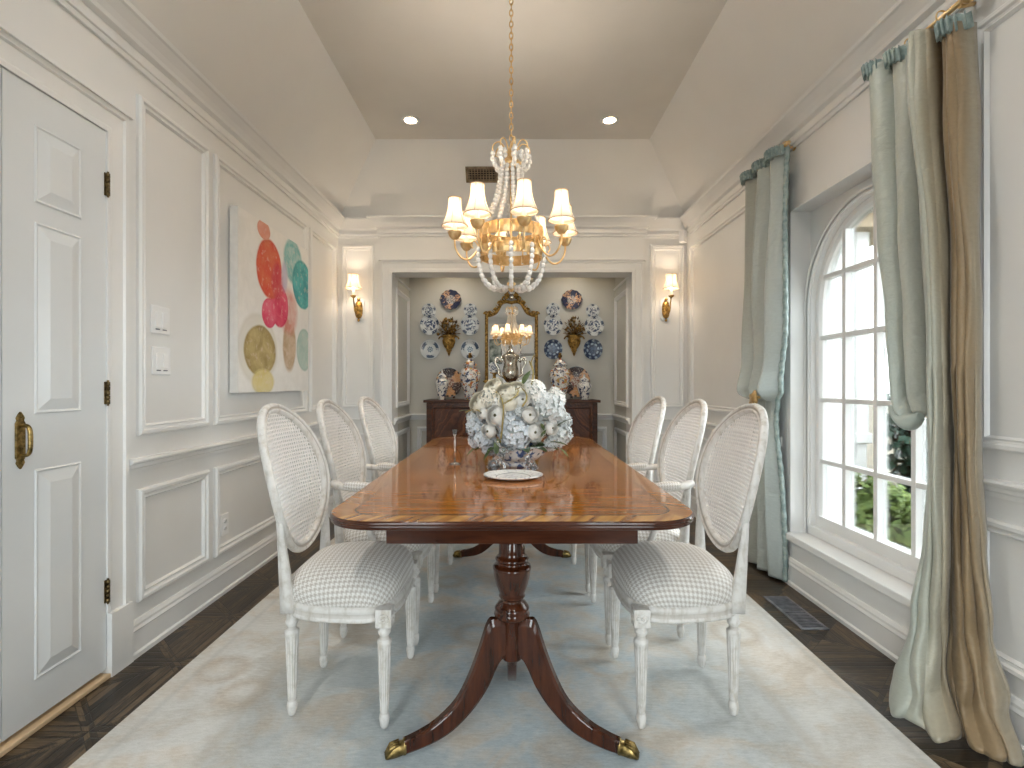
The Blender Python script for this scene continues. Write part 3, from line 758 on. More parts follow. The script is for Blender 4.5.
rnd = random.Random(7)
def leaf_quads(m, c, size, d, rnd, up=.3):
    n = (Vector(d) + Vector((rnd.gauss(0, .5), rnd.gauss(0, .5), rnd.gauss(0, .5)+up))).normalized()
    t = n.orthogonal().normalized(); t = Matrix.Rotation(rnd.random()*2*PI, 3, n) @ t; b = n.cross(t)
    c = Vector(c); L, Wd = size, size*.45
    vs = [c, c + t*L*.5 + b*Wd + n*L*.08, c + t*L, c + t*L*.5 - b*Wd + n*L*.08]
    m.add(vs, [(0, 1, 2), (0, 2, 3)], False)
def shrub(name, label, loc, r, mat, nleaf, size, seed, stem_h):
    t = thing(name, label, 'shrub', loc, group=None); rr = random.Random(seed)
    m = MB()
    for i in range(nleaf):
        d = Vector((rr.gauss(0, 1), rr.gauss(0, 1), rr.gauss(0, 1))).normalized()
        k = rr.random() ** .35 * (1 + .18*math.sin(5*d.x+3*d.z))
        p = Vector((d.x*r[0]*k, d.y*r[1]*k, stem_h + d.z*r[2]*k))
        if p.z < .02: continue
        leaf_quads(m, p, size*rr.uniform(.7, 1.3), d, rr)
    m.build('foliage', mat, t, recalc=False)
    s = MB()
    for k in range(5):
        a = k*1.3
        s.tube([(0.02*math.cos(a), .02*math.sin(a), 0), (.3*r[0]*math.cos(a), .3*r[1]*math.sin(a), stem_h*.7), (.55*r[0]*math.cos(a), .55*r[1]*math.sin(a), stem_h)], [.018, .012, .006], 6)
    s.build('stem', M['bark'], t)
    return t
shrub('boxwood_shrub', 'low yellow-green boxwood at the foot of the white downspout', (2.42, 3.42, -.02), (.24, .24, .27), M['boxwood'], 2600, .05, 1, .28)
shrub('boxwood_shrub', 'low yellow-green boxwood nearest the glass, in front of the dark shrub', (2.37, 2.90, -.02), (.24, .22, .26), M['boxwood'], 2400, .05, 2, .25)
shrub('evergreen_shrub', 'tall dark glossy-leaved shrub outside the middle panes of the window', (3.14, 3.85, -.02), (.30, .30, .75), M['holly'], 1800, .085, 3, .85)
shrub('evergreen_tree', 'loose dark-leaved tree further off behind the tall shrub', (4.9, 5.1, -.02), (.9, .8, 1.0), M['holly'], 2600, .12, 4, .95)

# ------------------------------------------------------------------ rug, vent, small wall fittings
rg = MB().box(-1.325, 1.28, .75, 4.25, 0, .006)
tag(rg.build('area_rug', M['rug'], bevel=.002), 'large faded cream and pale blue wool rug under the dining table', 'rug')
fv = thing('floor_vent', 'grey metal floor register in the dark parquet below the window', 'vent', (1.42, 2.62, 0))
m = MB().frame((0, 0, 0), (1, 0, 0), (0, 1, 0), (0, 0, 1), -.065, .065, -.19, .19, [(0, 0), (0, .004), (.004, .006), (.014, .006), (.016, .003)])
m.box(-.05, .05, -.012, .012, 0, .005); m.build('frame', M['steel'], fv)
m = MB()
for k in range(22):
    y = -.17 + k*.0162
    if abs(y) < .014: continue
    m.box(-.05, .05, y-.005, y+.005, .001, .0045)
m.build('slats', M['steel'], fv)
def wall_plate(name, label, y, z, w, h, rockers):
    t = thing(name, label, 'switch' if rockers else 'outlet', (XL, y, z))
    MB().box(0, .006, -w/2, w/2, -h/2, h/2).build('plate', M['plastic'], t, bevel=.003)
    if rockers:
        for s in (-.023, .023):
            MB().box(.006, .010, s-.016, s+.016, -.034, .034).build('rocker', M['plastic'], t, bevel=.002)
            MB().box(.0061, .0085, s-.013, s+.013, -.046, -.041).build('slider', M['steel'], t)
    else:
        for s in (-.02, .02):
            m = MB().lathe([(.016, 0), (.016, .004), (0, .004)], (0, 0, 0), 16)
            m.v = [(.006+p[2]*.5, p[0], s+p[1]*.85) for p in m.v]; q = m.build('socket', M['plastic'], t)
            MB().box(.0081, .0086, -.007, -.005, s-.003, s+.006).box(.0081, .0086, .005, .007, s-.003, s+.006).build('slots', M['black'], q)
wall_plate('light_switch', 'upper of the two white double switch plates beside the door', 2.362, 1.44, .125, .125, True)
wall_plate('light_switch', 'lower of the two white double switch plates beside the door', 2.368, 1.255, .125, .125, True)
wall_plate('wall_outlet', 'white electrical outlet low in the left wall panel', 2.89, .37, .075, .12, False)
ms = MB().box(-.026, .026, -.03, .03, -.06, .045).box(-.02, .02, -.034, -.03, -.05, -.005)
ms = tag(ms.build('motion_sensor', M['plastic'], None, (1.545, 4.70, 2.49), (0, 0, -.75), bevel=.008), 'small white motion sensor high in the right back corner', 'sensor')

# air vent on the back slope
sl = math.atan2(ZC-ZW, INS)
vt = thing('air_vent', 'bronze grille air vent on the sloped ceiling behind the chandelier', 'vent', (0, 0, 0))
vy = 4.502; vz = ZW + (YB-vy)/INS*(ZC-ZW)
vt.location = (-.26, vy, vz); vt.rotation_euler = (sl + PI, 0, 0)
vt.rotation_euler = (PI - sl, 0, 0)
# local: x across, y along the slope, z into the room after the flip
M['bronze'] = mottled('bronze_grille', (.20, .15, .09), (.34, .27, .18), 20, .45, .3)
m = MB().frame((0, 0, 0), (1, 0, 0), (0, 1, 0), (0, 0, 1), -.140, .140, -.068, .068, [(0, 0), (0, .008), (.006, .010), (.018, .010), (.02, 0)]); m.build('frame', M['bronze'], vt)
MB().box(-.122, .122, -.050, .050, 0, .001).build('duct_opening', M['black'], vt)  # black sheet stands for the unlit duct behind the grille
m = MB()
for k in range(10): m.box(-.112+k*.025-.0035, -.112+k*.025+.0035, -.050, .050, .001, .006)
for k in range(5): m.box(-.122, .122, -.040+k*.020-.003, -.040+k*.020+.003, .002, .0055)
m.build('grille', M['bronze'], vt)

# recessed lights, and fill spotlights added out of view
def downlight(label, x, y, z, tgt, power, spot, color=(1, .80, .58)):
    t = thing('recessed_light', label, 'ceiling light', (x, y, z), group=None)  # also names the four added fill spotlights
    MB().lathe([(.042, .03), (.046, 0), (.046, -.004), (.066, -.006), (.070, -.002), (.070, 0)], n=32, cap=False).build('trim_ring', M['plastic'], t)
    MB().lathe([(0, -.003), (.046, -.003)], n=24).build('lens', simple('lamp_lens', (.9, .85, .75), .4, em=(1, .88, .70), ems=5), t)
    lamp('recessed_lamp', 'SPOT', (0, 0, -.012), power, color, .09, t, Vector(tgt)-Vector((x, y, z)), spot, .9)
WARM, NEUT = (1, .95, .87), (1, .99, .97)
downlight('recessed ceiling spotlight left of the chandelier chain', -.78, 4.0, ZC, (-.75, 3.9, 0), 21, 2.5)
downlight('recessed ceiling spotlight right of the chandelier chain', .75, 4.0, ZC, (.72, 3.9, 0), 21, 2.5)
downlight('recessed ceiling spotlight on the door side above the front of the table', -.78, 1.9, ZC, (-.75, 1.9, 0), 21, 2.5, NEUT)  # front and rear pairs are fill lamps added out of view
downlight('recessed ceiling spotlight on the window side above the front of the table', .75, 1.9, ZC, (.72, 1.9, 0), 21, 2.5, NEUT)
downlight('recessed ceiling spotlight on the door side behind the camera', -.78, -.2, ZC, (-.75, .1, 0), 21, 2.5, NEUT)
downlight('recessed ceiling spotlight on the window side behind the camera', .75, -.2, ZC, (.72, .1, 0), 21, 2.5, NEUT)
downlight('recessed niche spotlight over the left plates', -.62, 5.20, 2.50, (-.62, 5.28, 0), 6.5, 2.2, NEUT)
downlight('recessed niche spotlight over the right plates', .62, 5.20, 2.50, (.62, 5.28, 0), 6.5, 2.2, NEUT)

# ------------------------------------------------------------------ painting
PY0, PY1, PZ0, PZ1 = 2.93, 3.94, 1.10, 2.155
pt = thing('painting', 'unframed abstract canvas of red, teal and ochre ovals on the left wall', 'painting', (XL, (PY0+PY1)/2, PZ0))
hw, hh = (PY1-PY0)/2, PZ1-PZ0
MB().box(.008, .054, -hw, hw, 0, hh).build('stretcher', M['canvas_edge'], pt)
MB().grid(lambda u, v: (.0545 + .0008*math.sin(PI*u)*math.sin(PI*v), -hw+2*hw*u, hh*v), 4, 4, uvfn=lambda u, v: (u, v)).build('canvas', M['art'], pt)

# ------------------------------------------------------------------ dining table
tb = thing('dining_table', 'long polished mahogany pedestal dining table with satinwood banded top', 'table', (0, TYC, .0065))
def rrect(hx, hy, r, n=10):
    pts = []
    for cx, cy, a0 in ((hx-r, hy-r, 0), (-hx+r, hy-r, PI/2), (-hx+r, -hy+r, PI), (hx-r, -hy+r, 3*PI/2)):
        for i in range(n+1):
            a = a0 + PI/2*i/n; pts.append((cx + r*math.cos(a), cy + r*math.sin(a)))
    return pts
def rloop(ins, z): return [(x, y, z) for x, y in rrect(TX-ins, TH-ins, .16-ins)]
edge = MB().loft([rloop(i, z) for i, z in ((.05, .732), (.010, .732), (.006, .7335), (.004, .736), (.007, .739), (.003, .7415), (.002, .7435), (.005, .746), (.001, .7485), (0, .751), (.001, .7545), (.003, .7575), (.007, .7585))], cap0=True, cap1=False, smooth=True)
edge.build('reeded_edge', M['mahog_x'], tb)
tp = MB(); tp.add(rloop(.0065, .7588), [list(range(44))]); tp.loft([rloop(.0065, .75), rloop(.0065, .7588)], cap0=False, cap1=False)
tp.build('tabletop', M['top'], tb)
ap = MB().box(-.372, .372, -(TH-.085), TH-.085,   .671, .732); ap.build('apron', M['mahog_x'], tb, bevel=.002)
COL = [(0, .175), (.016, .175), (.018, .192), (.034, .196), (.036, .20), (.036, .332), (.050, .336), (.060, .343), (.0625, .352), (.058, .360), (.058, .364), (.060, .372), (.055, .380), (.050, .384), (.048, .390), (.040, .396), (.038, .402), (.042, .408), (.046, .413), (.042, .418), (.046, .428), (.056, .455), (.063, .485), (.0665, .508), (.0665, .514), (.061, .519), (.055, .522), (.051, .528), (.051, .533), (.057, .537), (.058, .542), (.053, .548), (.047, .551), (.046, .565), (.044, .69), (0, .69)]
UP = [(.030, .335), (.062, .347), (.092, .343), (.128, .258), (.167, .177), (.2127, .112), (.284, .068), (.345, .052), (.385, .047)]
LO = [(.030, .215), (.050, .205), (.068, .180), (.0973, .130), (.145, .078), (.211, .033), (.270, .013), (.335, .006), (.385, .006)]
def leg_loops(d, scale=1.0):
    d = Vector(d); s = Vector((-d.y, d.x, 0)); loops = []
    U = catmull([(a, 0, b) for a, b in UP], 4); L = catmull([(a, 0, b) for a, b in LO], 4)
    for k, (a, b) in enumerate(zip(U, L)):
        w = lerp(.0195, .0155, k/(len(U)-1)); c = .2
        def P(p, q, side): return d*lerp(a.x, b.x, q) + Vector((0, 0, lerp(a.z, b.z, q))) + s*w*side
        loops.append([P(a, 0, -.62), P(a, 0, .62), P(a, .10, .9), P(a, .14, 1), P(a, .9, 1), P(a, 1, .8), P(a, 1, -.8), P(a, .9, -1), P(a, .14, -1), P(a, .10, -.9)])
    return loops
_q = lambda D0, r: (.866*1.71*r/(.951*D0)) / (1 + .866*.309*r/(.951*D0))
def _re(r, z):
    D0 = 1.8 - .5*r; r2 = _q(D0, r); return (r2, 1.15 - (1.15 - z)*(1.71 - .309*r2)/D0)
UP = [_re(*a) for a in UP]; LO = [_re(a, b) for a, b in LO]; LO = [(a, max(.004, b)) for a, b in LO]; UP[0] = (.026, UP[0][1]); LO[0] = (.026, LO[0][1])
COL = [(a*.95, min(.69, 1.15 - (1.15 - b)*.95)) for a, b in COL]
TOE = UP[-1][0] - .385
def pedestal(y, out):
    MB().lathe(COL, (0, y-TYC, 0), 40).build('pedestal', M['mahog'], tb)
    for ang in (out*PI/2 + PI*.4, out*PI/2 - PI*.4, -out*PI/2):
        d = Vector((math.cos(ang), math.sin(ang), 0))
        lp = [[p + Vector((0, y-TYC, 0)) for p in l] for l in leg_loops(d)]
        leg = MB().loft(lp, smooth=False).build('leg', M['mahog'], tb)
        t = MB(); s = Vector((-d.y, d.x, 0)); o = Vector((0, y-TYC, 0)); loops = []
        for r, w, z0, z1 in ((.380, .0195, .002, .053), (.387, .0195, .002, .053), (.388, .0175, .003, .048), (.410, .019, .0, .044), (.425, .019, 0, .036), (.437, .015, .0, .022), (.442, .009, .002, .012)):
            loops.append([o + d*(r+TOE) + s*w*math.cos(a)*(1 + .08*math.cos(6*a)) + Vector((0, 0, (z0+z1)/2 + (z1-z0)/2*math.sin(a))) for a in [2*PI*j/16 for j in range(16)]])
        t.loft(loops); 
        for k in (-1, 0, 1): t.tube([o + d*(.40+TOE) + s*k*.011 + Vector((0, 0, .044)), o + d*(.425+TOE) + s*k*.011 + Vector((0, 0, .036)), o + d*(.440+TOE) + s*k*.009 + Vector((0, 0, .012))], [.004, .0065, .005], 8)
        t.build('toe_cap', M['brass'], leg)
pedestal(1.71, -1)
pedestal(3.31, 1)

# ------------------------------------------------------------------ chairs (face +X)
def seat_loop(sc, z, n=56):
    pts = []
    for j in range(n):
        a = 2*PI*j/n; c, s = math.cos(a), math.sin(a); e = 2/4.0 if c > 0 else 2/2.9
        x = .013 + .199*math.copysign(abs(c)**e, c); 
        b = lerp(.205, .245, (x+.21)/.42); y = b*math.copysign(abs(s)**(2/4.0), s)
        x = x - .018*(y/.245)**2 if x > 0 else x
        pts.append((x*sc + .0, y*sc, z))
    return pts
BZ0, BZ1, BHW = .528, 1.072, .244
BZC, BHH = (BZ0+BZ1)/2, (BZ1-BZ0)/2
def back_pt(y, z, off=0):      # a point on the raked, dished back
    sl = .236
    x = -.238 - sl*(z - .80) + .055*(y/BHW)**2
    n = Vector((1, 0, sl)).normalized()
    return Vector((x, y, z)) + n*off
def back_ring(k, off, n=64):   # ring at radial distance k outside the mean line
    pts = []
    for j in range(n):
        a = 2*PI*j/n; c, s = math.cos(a), math.sin(a)
        hwid = BHW - .020; hh_ = BHH - .020
        y = (hwid + k)*c*(1 + .03*s); z = BZC + (hh_ + k)*s
        pts.append(back_pt(y, z, off))
    return pts
def leg_mesh(x, y, top, front):
    m = MB()
    prof = [(.0, .0125), (.009, .0125), (.0135, .02), (.0175, .045), (.0155, .058), (.0125, .062), (.0135, .068)]
    prof += [(lerp(.0145, .0225, k/10), lerp(.072, top-.075, k/10)) for k in range(11)]
    prof += [(.0235, top-.068), (.0235, top-.060), (.0155, top-.055), (.0145, top-.045), (.0205, top-.036), (.022, top-.028), (.018, top-.022), (.018, top)]
    m.lathe(prof, (x, y, 0), 48, flute=12, depth=.20, f0=.075, f1=top-.076)
    return m
def make_chair(label, arms):
    t = thing('armchair' if arms else 'dining_chair', label, 'chair')
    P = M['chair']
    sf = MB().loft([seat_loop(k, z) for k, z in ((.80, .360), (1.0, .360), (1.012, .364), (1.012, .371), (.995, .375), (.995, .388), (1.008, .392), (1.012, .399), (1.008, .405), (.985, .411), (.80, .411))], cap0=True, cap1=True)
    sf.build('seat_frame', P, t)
    cu = MB(); prof = [(.965, .405), (1.000, .418), (1.012, .436), (.99, .462), (.92, .483), (.80, .503), (.62, .518), (.42, .526), (.2, .530), (.06, .531)]
    loops = [seat_loop(k, z) for k, z in prof]; cu.loft(loops, cap0=False, cap1=True)
    arc = [0]; 
    for i in range(1, len(prof)): arc.append(arc[-1] + math.hypot((prof[i][0]-prof[i-1][0])*.23, prof[i][1]-prof[i-1][1]))
    n = len(loops[0])
    for i, l in enumerate(loops):
        rr = (arc[-1]-arc[i])/.23 + .06
        q = seat_loop(1, 0)
        for j in range(n): cu.uv[i*n+j] = (q[j][0]*rr+1, q[j][1]*rr+1)
    cu.build('seat_cushion', M['hound'], t)
    for sy in (-1, 1):
        fl = leg_mesh(.175, sy*.218, .362, True).build('leg', P, t)
        b = MB().box(.150, .204, sy*.218-.026, sy*.218+.026, .350, .410)
        b.build('corner_block', P, fl, bevel=.003)
        r = MB()
        for ax in (0, 1):
            for k in range(8):
                a = k*PI/4
                c = (.2045, sy*.218 + .012*math.cos(a), .380 + .012*math.sin(a)) if ax == 0 else (.177 + .012*math.cos(a), sy*(.218+.0265), .380 + .012*math.sin(a))
                r.ball(c, (.003, .008, .006) if ax == 0 else (.008, .003, .006), 8, 6)
            r.ball((.206, sy*.218, .38) if ax == 0 else (.177, sy*.2455, .38), .005, 8, 6)
        r.build('rosette', P, fl)
        leg_mesh(-.158, sy*.150, .362, False).build('leg', P, t)
        # stile joining seat to the oval back
        st = MB(); loops = []
        for k in range(9):
            f = k/8; z = lerp(.372, .685, f)
            y = sy*lerp(.170, .212, f); bx = lerp(-.158, -.172, f)
            w = lerp(.028, .009, f); d = lerp(.024, .010, f)
            loops.append([(bx-d, y-sy*w*.6, z), (bx+d*.8, y-sy*w*.6, z), (bx+d, y, z), (bx+d*.8, y+sy*w*.6, z), (bx-d, y+sy*w*.6, z)])
        st.loft(loops, smooth=True); st.build('stile', P, t)
    ring = MB(); pr = [(-.017, -.008), (-.010, -.013), (.010, -.014), (.017, -.010), (.020, 0), (.017, .011), (.012, .0155), (.006, .0155), (.004, .011), (-.003, .011), (-.005, .015), (-.010, .015), (-.015, .010), (-.018, .002)]
    loops = [back_ring(k, o_) for k, o_ in pr]; loops.append(loops[0])
    ring.loft(loops, cap0=False, cap1=False); ring.build('back_frame', P, t)
    cane = MB(); p = .0140; Ny = int(2*BHW/p)+2; hw_, hh_ = BHW-.030, BHH-.030
    ins = lambda y, z: (y/hw_)**2 + ((z-BZC)/hh_)**2 < 1.0
    for i in range(-Ny//2, Ny//2+1):
        for j in range(-Ny//2-2, Ny//2+3):
            y, z = i*p, BZC + j*p
            if not ins(y, z): continue
            h = p/2; q = .0051; e = .0024
            oc = [(-h, -h), (h, -h), (h, h), (-h, h)]
            inn = [(-e, -q), (e, -q), (q, -e), (q, e), (e, q), (-e, q), (-q, e), (-q, -e)]
            b = [back_pt(y+a, z+c_) for a, c_ in oc] + [back_pt(y+a, z+c_) for a, c_ in inn]
            cane.add(b, [(0, 1, 5, 4), (1, 6, 5), (1, 2, 7, 6), (2, 8, 7), (2, 3, 9, 8), (3, 10, 9), (3, 0, 11, 10), (0, 4, 11)])
    cane.build('cane_panel', M['cane'], t, solid=.0025, recalc=False)
    if arms:
        for sy in (-1, 1):
            a0 = back_pt(.225, .70)
            path = catmull([(a0.x-.012, sy*.226, .715), (-.125, sy*.258, .705), (-.06, sy*.264, .698), (.0, sy*.265, .690), (.024, sy*.264, .672), (.012, sy*.262, .650)], 6)
            arm = MB().tube(path, [lerp(.020, .014, i/(len(path)-1)) for i in range(len(path))], 12, flat=.8)
            arm = arm.build('arm', P, t)
            post = catmull([(-.025, sy*.263, .68), (-.035, sy*.262, .60), (-.01, sy*.252, .50), (.04, sy*.243, .40)], 6)
            MB().tube(post, .014, 10).build('arm_post', P, arm)
            pd = MB(); loops = []; n = 16
            for k in range(13):
                f = k/12; x = lerp(-.118, -.005, f); z = lerp(.712, .704, f); w = .0245*math.sin(PI*(.12+.76*f))**.5
                loops.append([(x, sy*.264 + w*math.cos(2*PI*j/n), z + w*.85*math.sin(2*PI*j/n)) for j in range(n)])
            pd.loft(loops)
            for i in range(13):
                for j in range(n): pd.uv[i*n+j] = (i/12*.17, j/n*.13)
            pd.build('arm_pad', M['hound'], arm)
    return t
side0 = make_chair('cane-backed side chair nearest the camera on the door side of the table', False)
arm0 = make_chair('cane-backed armchair in the middle of the door side of the table', True)
def place(o, x, y, rz, label=None):
    o.location = (x, y, .0065); o.rotation_euler = (0, 0, rz)
    if label: o['label'] = label
    o['group'] = 'oval cane-backed chairs around the dining table'; return o
CX = -.595
place(side0, CX, 1.93, 0); place(arm0, CX, 2.475, 0)
place(copy_tree(side0), -.575, 3.05, -.06, 'cane-backed side chair farthest from the camera on the door side of the table')
place(copy_tree(side0), .600, 1.930, PI, 'cane-backed side chair nearest the camera on the window side of the table')
place(copy_tree(arm0), .595, 2.475, PI, 'cane-backed armchair in the middle of the window side of the table')
place(copy_tree(side0), .575, 3.05, PI+.06, 'cane-backed side chair farthest from the camera on the window side of the table')

# ------------------------------------------------------------------ sideboard in the niche
sb = thing('sideboard', 'dark flame-mahogany sideboard standing in the plate niche', 'sideboard', (0, 5.24, 0))
MB().box(-.855, .855, -.235, .225, .970, .995).build('top', M['side_dark'], sb, bevel=.005)
MB().box(-.82, .82, -.205, .215, .14, .970).build('carcass', M['side_dark'], sb)
for x in (-.805, -.28, .28, .805):
    MB().box(x-.022, x+.022, -.215, -.190, .0, .968).build('post', M['side_dark'], sb, bevel=.003)
for a, b in ((-.782, -.302), (-.258, .258), (.302, .782)):
    d = MB().box(a+.004, b-.004, -.213, -.200, .17, .945).build('door', M['flame'], sb, loc=(0, 0, 0), bevel=.002)
    MB().frame((0, -.213, 0), (1, 0, 0), (0, 0, 1), (0, -1, 0), a+.02, b-.02, .19, .925, [(0, 0), (0, .004), (.005, .006), (.010, .004), (.012, 0)]).build('bead', M['side_dark'], d)
    MB().ball(((b-.03) if a < 0 else (a+.03), -.222, .55), .011, 10, 8).build('knob', M['brass'], d)
MB().box(-.80, .80, -.212, -.200, .948, .966).build('frieze', M['flame'], sb)
for x in (-.79, .79):
    for y in (-.18, .19): MB().lathe([(.015, 0), (.022, .03), (.03, .14)], (x, y, 0), 16).build('foot', M['side_dark'], sb)
SBZ = .996
def px(x, y, D): return ((x-512)*D/520, D, H + (384-y)*D/520)

# jars
def jar(name, label, x, y, hgt, r, mat, finial, group):
    t = thing(name, label, 'jar', (x, y, SBZ), group=None)
    k = hgt
    body = [(0, 0), (r*.52, 0), (r*.50, .02*k), (r*.56, .10*k), (r*.80, .30*k), (r*.97, .47*k), (r, .55*k), (r*.93, .62*k), (r*.70, .68*k), (r*.52, .70*k), (r*.50, .735*k), (0, .735*k)]
    MB().lathe(body, n=32).build('body', mat, t)
    lid = [(0, .735*k), (r*.66, .735*k), (r*.66, .76*k), (r*.52, .80*k), (r*.30, .86*k), (r*.14, .88*k), (r*.12, .90*k), (0, .905*k)]
    ld = MB().lathe(lid, n=28).build('lid', mat, t)
    f = MB().ball((0, 0, .92*k), (r*.16, r*.16, .03*k), 12, 8)
    if finial == 'lion':
        f.ball((0, -.004, .945*k), (r*.22, r*.20, .035*k), 12, 8).ball((0, -.012, .985*k), r*.15, 10, 8).ball((-r*.1, -.008, .995*k), r*.06, 6, 6).ball((r*.1, -.008, .995*k), r*.06, 6, 6)
        f.build('finial', M['giltdark'], ld)
    else:
        f.ball((0, 0, .96*k), (r*.12, r*.12, .04*k), 10, 8); f.build('finial', mat, ld)
    return t
jar('ginger_jar', 'large multicoloured lidded jar on the left half of the sideboard', -.415, 5.15, .455, .105, jar_mat('polychrome_glaze_a', 'imari', 1.0), 'lion', None)
jar('ginger_jar', 'large multicoloured lidded jar on the right half of the sideboard', .475, 5.15, .455, .105, jar_mat('polychrome_glaze_b', 'imari', 2.3), 'lion', None)
jar('ginger_jar', 'small blue and white jar in front of the left charger', -.690, 5.12, .30, .068, jar_mat('blue_white_glaze_a', 'blue', 3.1), 'knob', None)
jar('ginger_jar', 'small blue and white jar in front of the right charger', .712, 5.12, .25, .075, jar_mat('blue_white_glaze_b', 'blue', 4.7), 'knob', None)

# plates
def plate(name, label, x, y, z, rx, rz, kind, seed, scallop=0, tilt=0, parentmat=None, twist=0):
    R = 1.0; mat = plate_mat('%s_glaze_%d' % (kind, int(seed*10)), kind, max(rx, rz), seed); m = MB(); loops = []
    n = 64 if scallop else 44; k = max(rx, rz)
    for r, d in ((1.0, -.13), (.985, -.145), (.93, -.13), (.72, -.09), (.62, -.055), (.50, -.045), (.25, -.04), (.001, -.04)):
        loops.append([(rx*r*math.cos(2*PI*j/n)*(1 + (.03*math.cos(scallop*2*PI*j/n) if scallop else 0)), d*k, rz*r*math.sin(2*PI*j/n)*(1 + (.03*math.cos(scallop*2*PI*j/n) if scallop else 0))) for j in range(n)])
    back = [[(p[0]*.99, -.1*k, p[2]*.99) for p in loops[0]], [(p[0]*.6, 0, p[2]*.6) for p in loops[0]], [(p[0]*.001, 0, p[2]*.001) for p in loops[0]]]
    m.loft(back[::-1] + loops, cap0=True, cap1=True)
    o = m.build(name, mat, None, (x, y, z), (tilt, 0, twist)); return tag(o, label, 'plate')
YW = YN - .004
def wp(label, xp, yp, rx, rz, kind, seed, sc=0, off=0):
    D = YW - off; s = 5.43/520
    plate('wall_plate', label, (xp-512)*5.42/520, D, H + (384-yp)*5.42/520, rx*s, rz*s, kind, seed, sc)
wp('apricot and navy patterned plate at the top of the left plate group', 450, 298.8, 10.8, 10, 'imari', 1.1, 12)
wp('small plate peeping over the outer column of the left plate group', 428, 310, 7.6, 7.6, 'floral', 2.2)
wp('blue floral plate in the outer column of the left group, above the rosette plate', 429.2, 324.6, 9.6, 10.6, 'floral', 3.4, 0, .03)
wp('white plate with a blue rosette in the outer column of the left group, lowest', 429.2, 349, 10, 10.4, 'rosette', 4.1)
wp('small plate peeping over the mirror-side column of the left plate group', 470, 309.5, 7, 7.2, 'floral', 5.2)
wp('blue floral plate in the mirror-side column of the left group, above the white rosette plate', 469.9, 324.6, 9.2, 11, 'floral', 6.3, 0, .03)
wp('white plate with a blue rosette left of the mirror, just above the large jar', 469.6, 349, 9.7, 10.6, 'rosette', 7.7)
wp('apricot and navy patterned plate at the top of the right plate group', 572.5, 298.8, 10.6, 10, 'imari', 8.5, 12)
wp('small plate peeping over the mirror-side column of the right plate group', 553.4, 309, 7, 7.2, 'floral', 9.2)
wp('scalloped white plate with a blue bouquet, right of the mirror', 553.2, 324.5, 9.4, 11, 'floral', 10.6, 8, .03)
wp('dark blue plate right of the mirror, just above the large jar', 553.6, 348.8, 9.4, 10.3, 'dark', 11.4)
wp('small plate peeping over the outer column of the right plate group', 593.6, 310, 7.2, 7.2, 'floral', 12.1)
wp('white plate with blue landscape in the outer column of the right group', 594.7, 325.5, 9.8, 10.8, 'floral', 13.8, 0, .03)
wp('navy plate with a scalloped blue centre in the outer column of the right group, lowest', 593.8, 349, 9.6, 10.6, 'dark', 14.4)
def charger(label, x, z0, rx, rz, seed, twist):
    tl = .12
    plate('charger', label, x, 5.335, SBZ + rz + z0, rx, rz, 'charger', seed, 0, -tl, twist=twist)
    s = thing('plate_stand', 'wooden easel stand ' + ('under the left charger' if x < 0 else 'under the right charger'), 'stand', (x, 5.335, SBZ))
    for sx in (-.05, .05):
        MB().tube([(sx, -.075, .012), (sx, -.02, .012), (sx, .035, .16)], .005, 8).tube([(sx, -.075, .012), (sx, -.077, .03)], .005, 8).tube([(sx, .025, .13), (sx, .075, .005)], .004, 8).build('leg', M['side_dark'], s)
    MB().box(-.055, .055, .030, .036, .12, .135).build('crossbar', M['side_dark'], s)
charger('large rust and black patterned charger on a stand, left end of the sideboard', -.645, .012, .135, .155, 15.3, 0)
charger('large rust and black patterned charger on a stand, right end of the sideboard', .660, .012, .140, .162, 16.9, 0)

# silver urn
ur = thing('silver_urn', 'tall two-handled tarnished silver urn in front of the mirror', 'urn', (-.015, 5.22, SBZ))
MB().lathe([(0, 0), (.075, 0), (.078, .015), (.06, .025), (.035, .05), (.022, .09), (.028, .13), (.026, .16), (.05, .18), (.070, .205), (.084, .245), (.086, .275), (.078, .315), (.071, .345), (.072, .375), (.083, .41), (.092, .428), (.092, .437), (0, .437)], n=32, flute=10, depth=.08, f0=.18, f1=.40).build('body', M['silver'], ur)
MB().lathe([(0, .438), (.088, .438), (.074, .450), (.046, .466), (.030, .49), (.018, .51), (.020, .525), (.008, .555), (0, .575)], n=24).build('lid', M['silver'], ur)
for s in (-1, 1):
    pts = catmull([(s*.074, 0, .225), (s*.115, 0, .25), (s*.118, 0, .30), (s*.150, 0, .36), (s*.148, 0, .405), (s*.125, 0, .418), (s*.105, 0, .40), (s*.088, 0, .415)], 6)
    MB().tube(pts, .010, 8).build('handle', M['silver'], ur)
# gilt candle holder and little plate at the left of the urn
sp = thing('plate_stand', 'gilt easel holding the little plate beside the silver urn', 'stand', (-.185, 5.24, SBZ+.145))
MB().lathe([(0, -.145), (.055, -.145), (.05, -.12), (.02, -.09), (.03, -.05), (.045, -.01), (.03, .02), (.012, .04), (.016, .06), (.009, .08), (.009, .115), (.02, .122), (0, .122)], n=20).build('base', M['gilt'], sp)
MB().tube([(-.03, -.03, .125), (-.03, .0, .12), (.03, 0, .12), (.03, -.03, .125)], .005, 8).tube([(0, 0, .12), (0, .035, .21)], .005, 8).build('bracket', M['gilt'], sp)
plate('little_plate', 'little blue and white plate on a gilt easel beside the urn', -.185, 5.238, SBZ+.267+.055, .052, .055, 'floral', 17.7, 0, -.1)

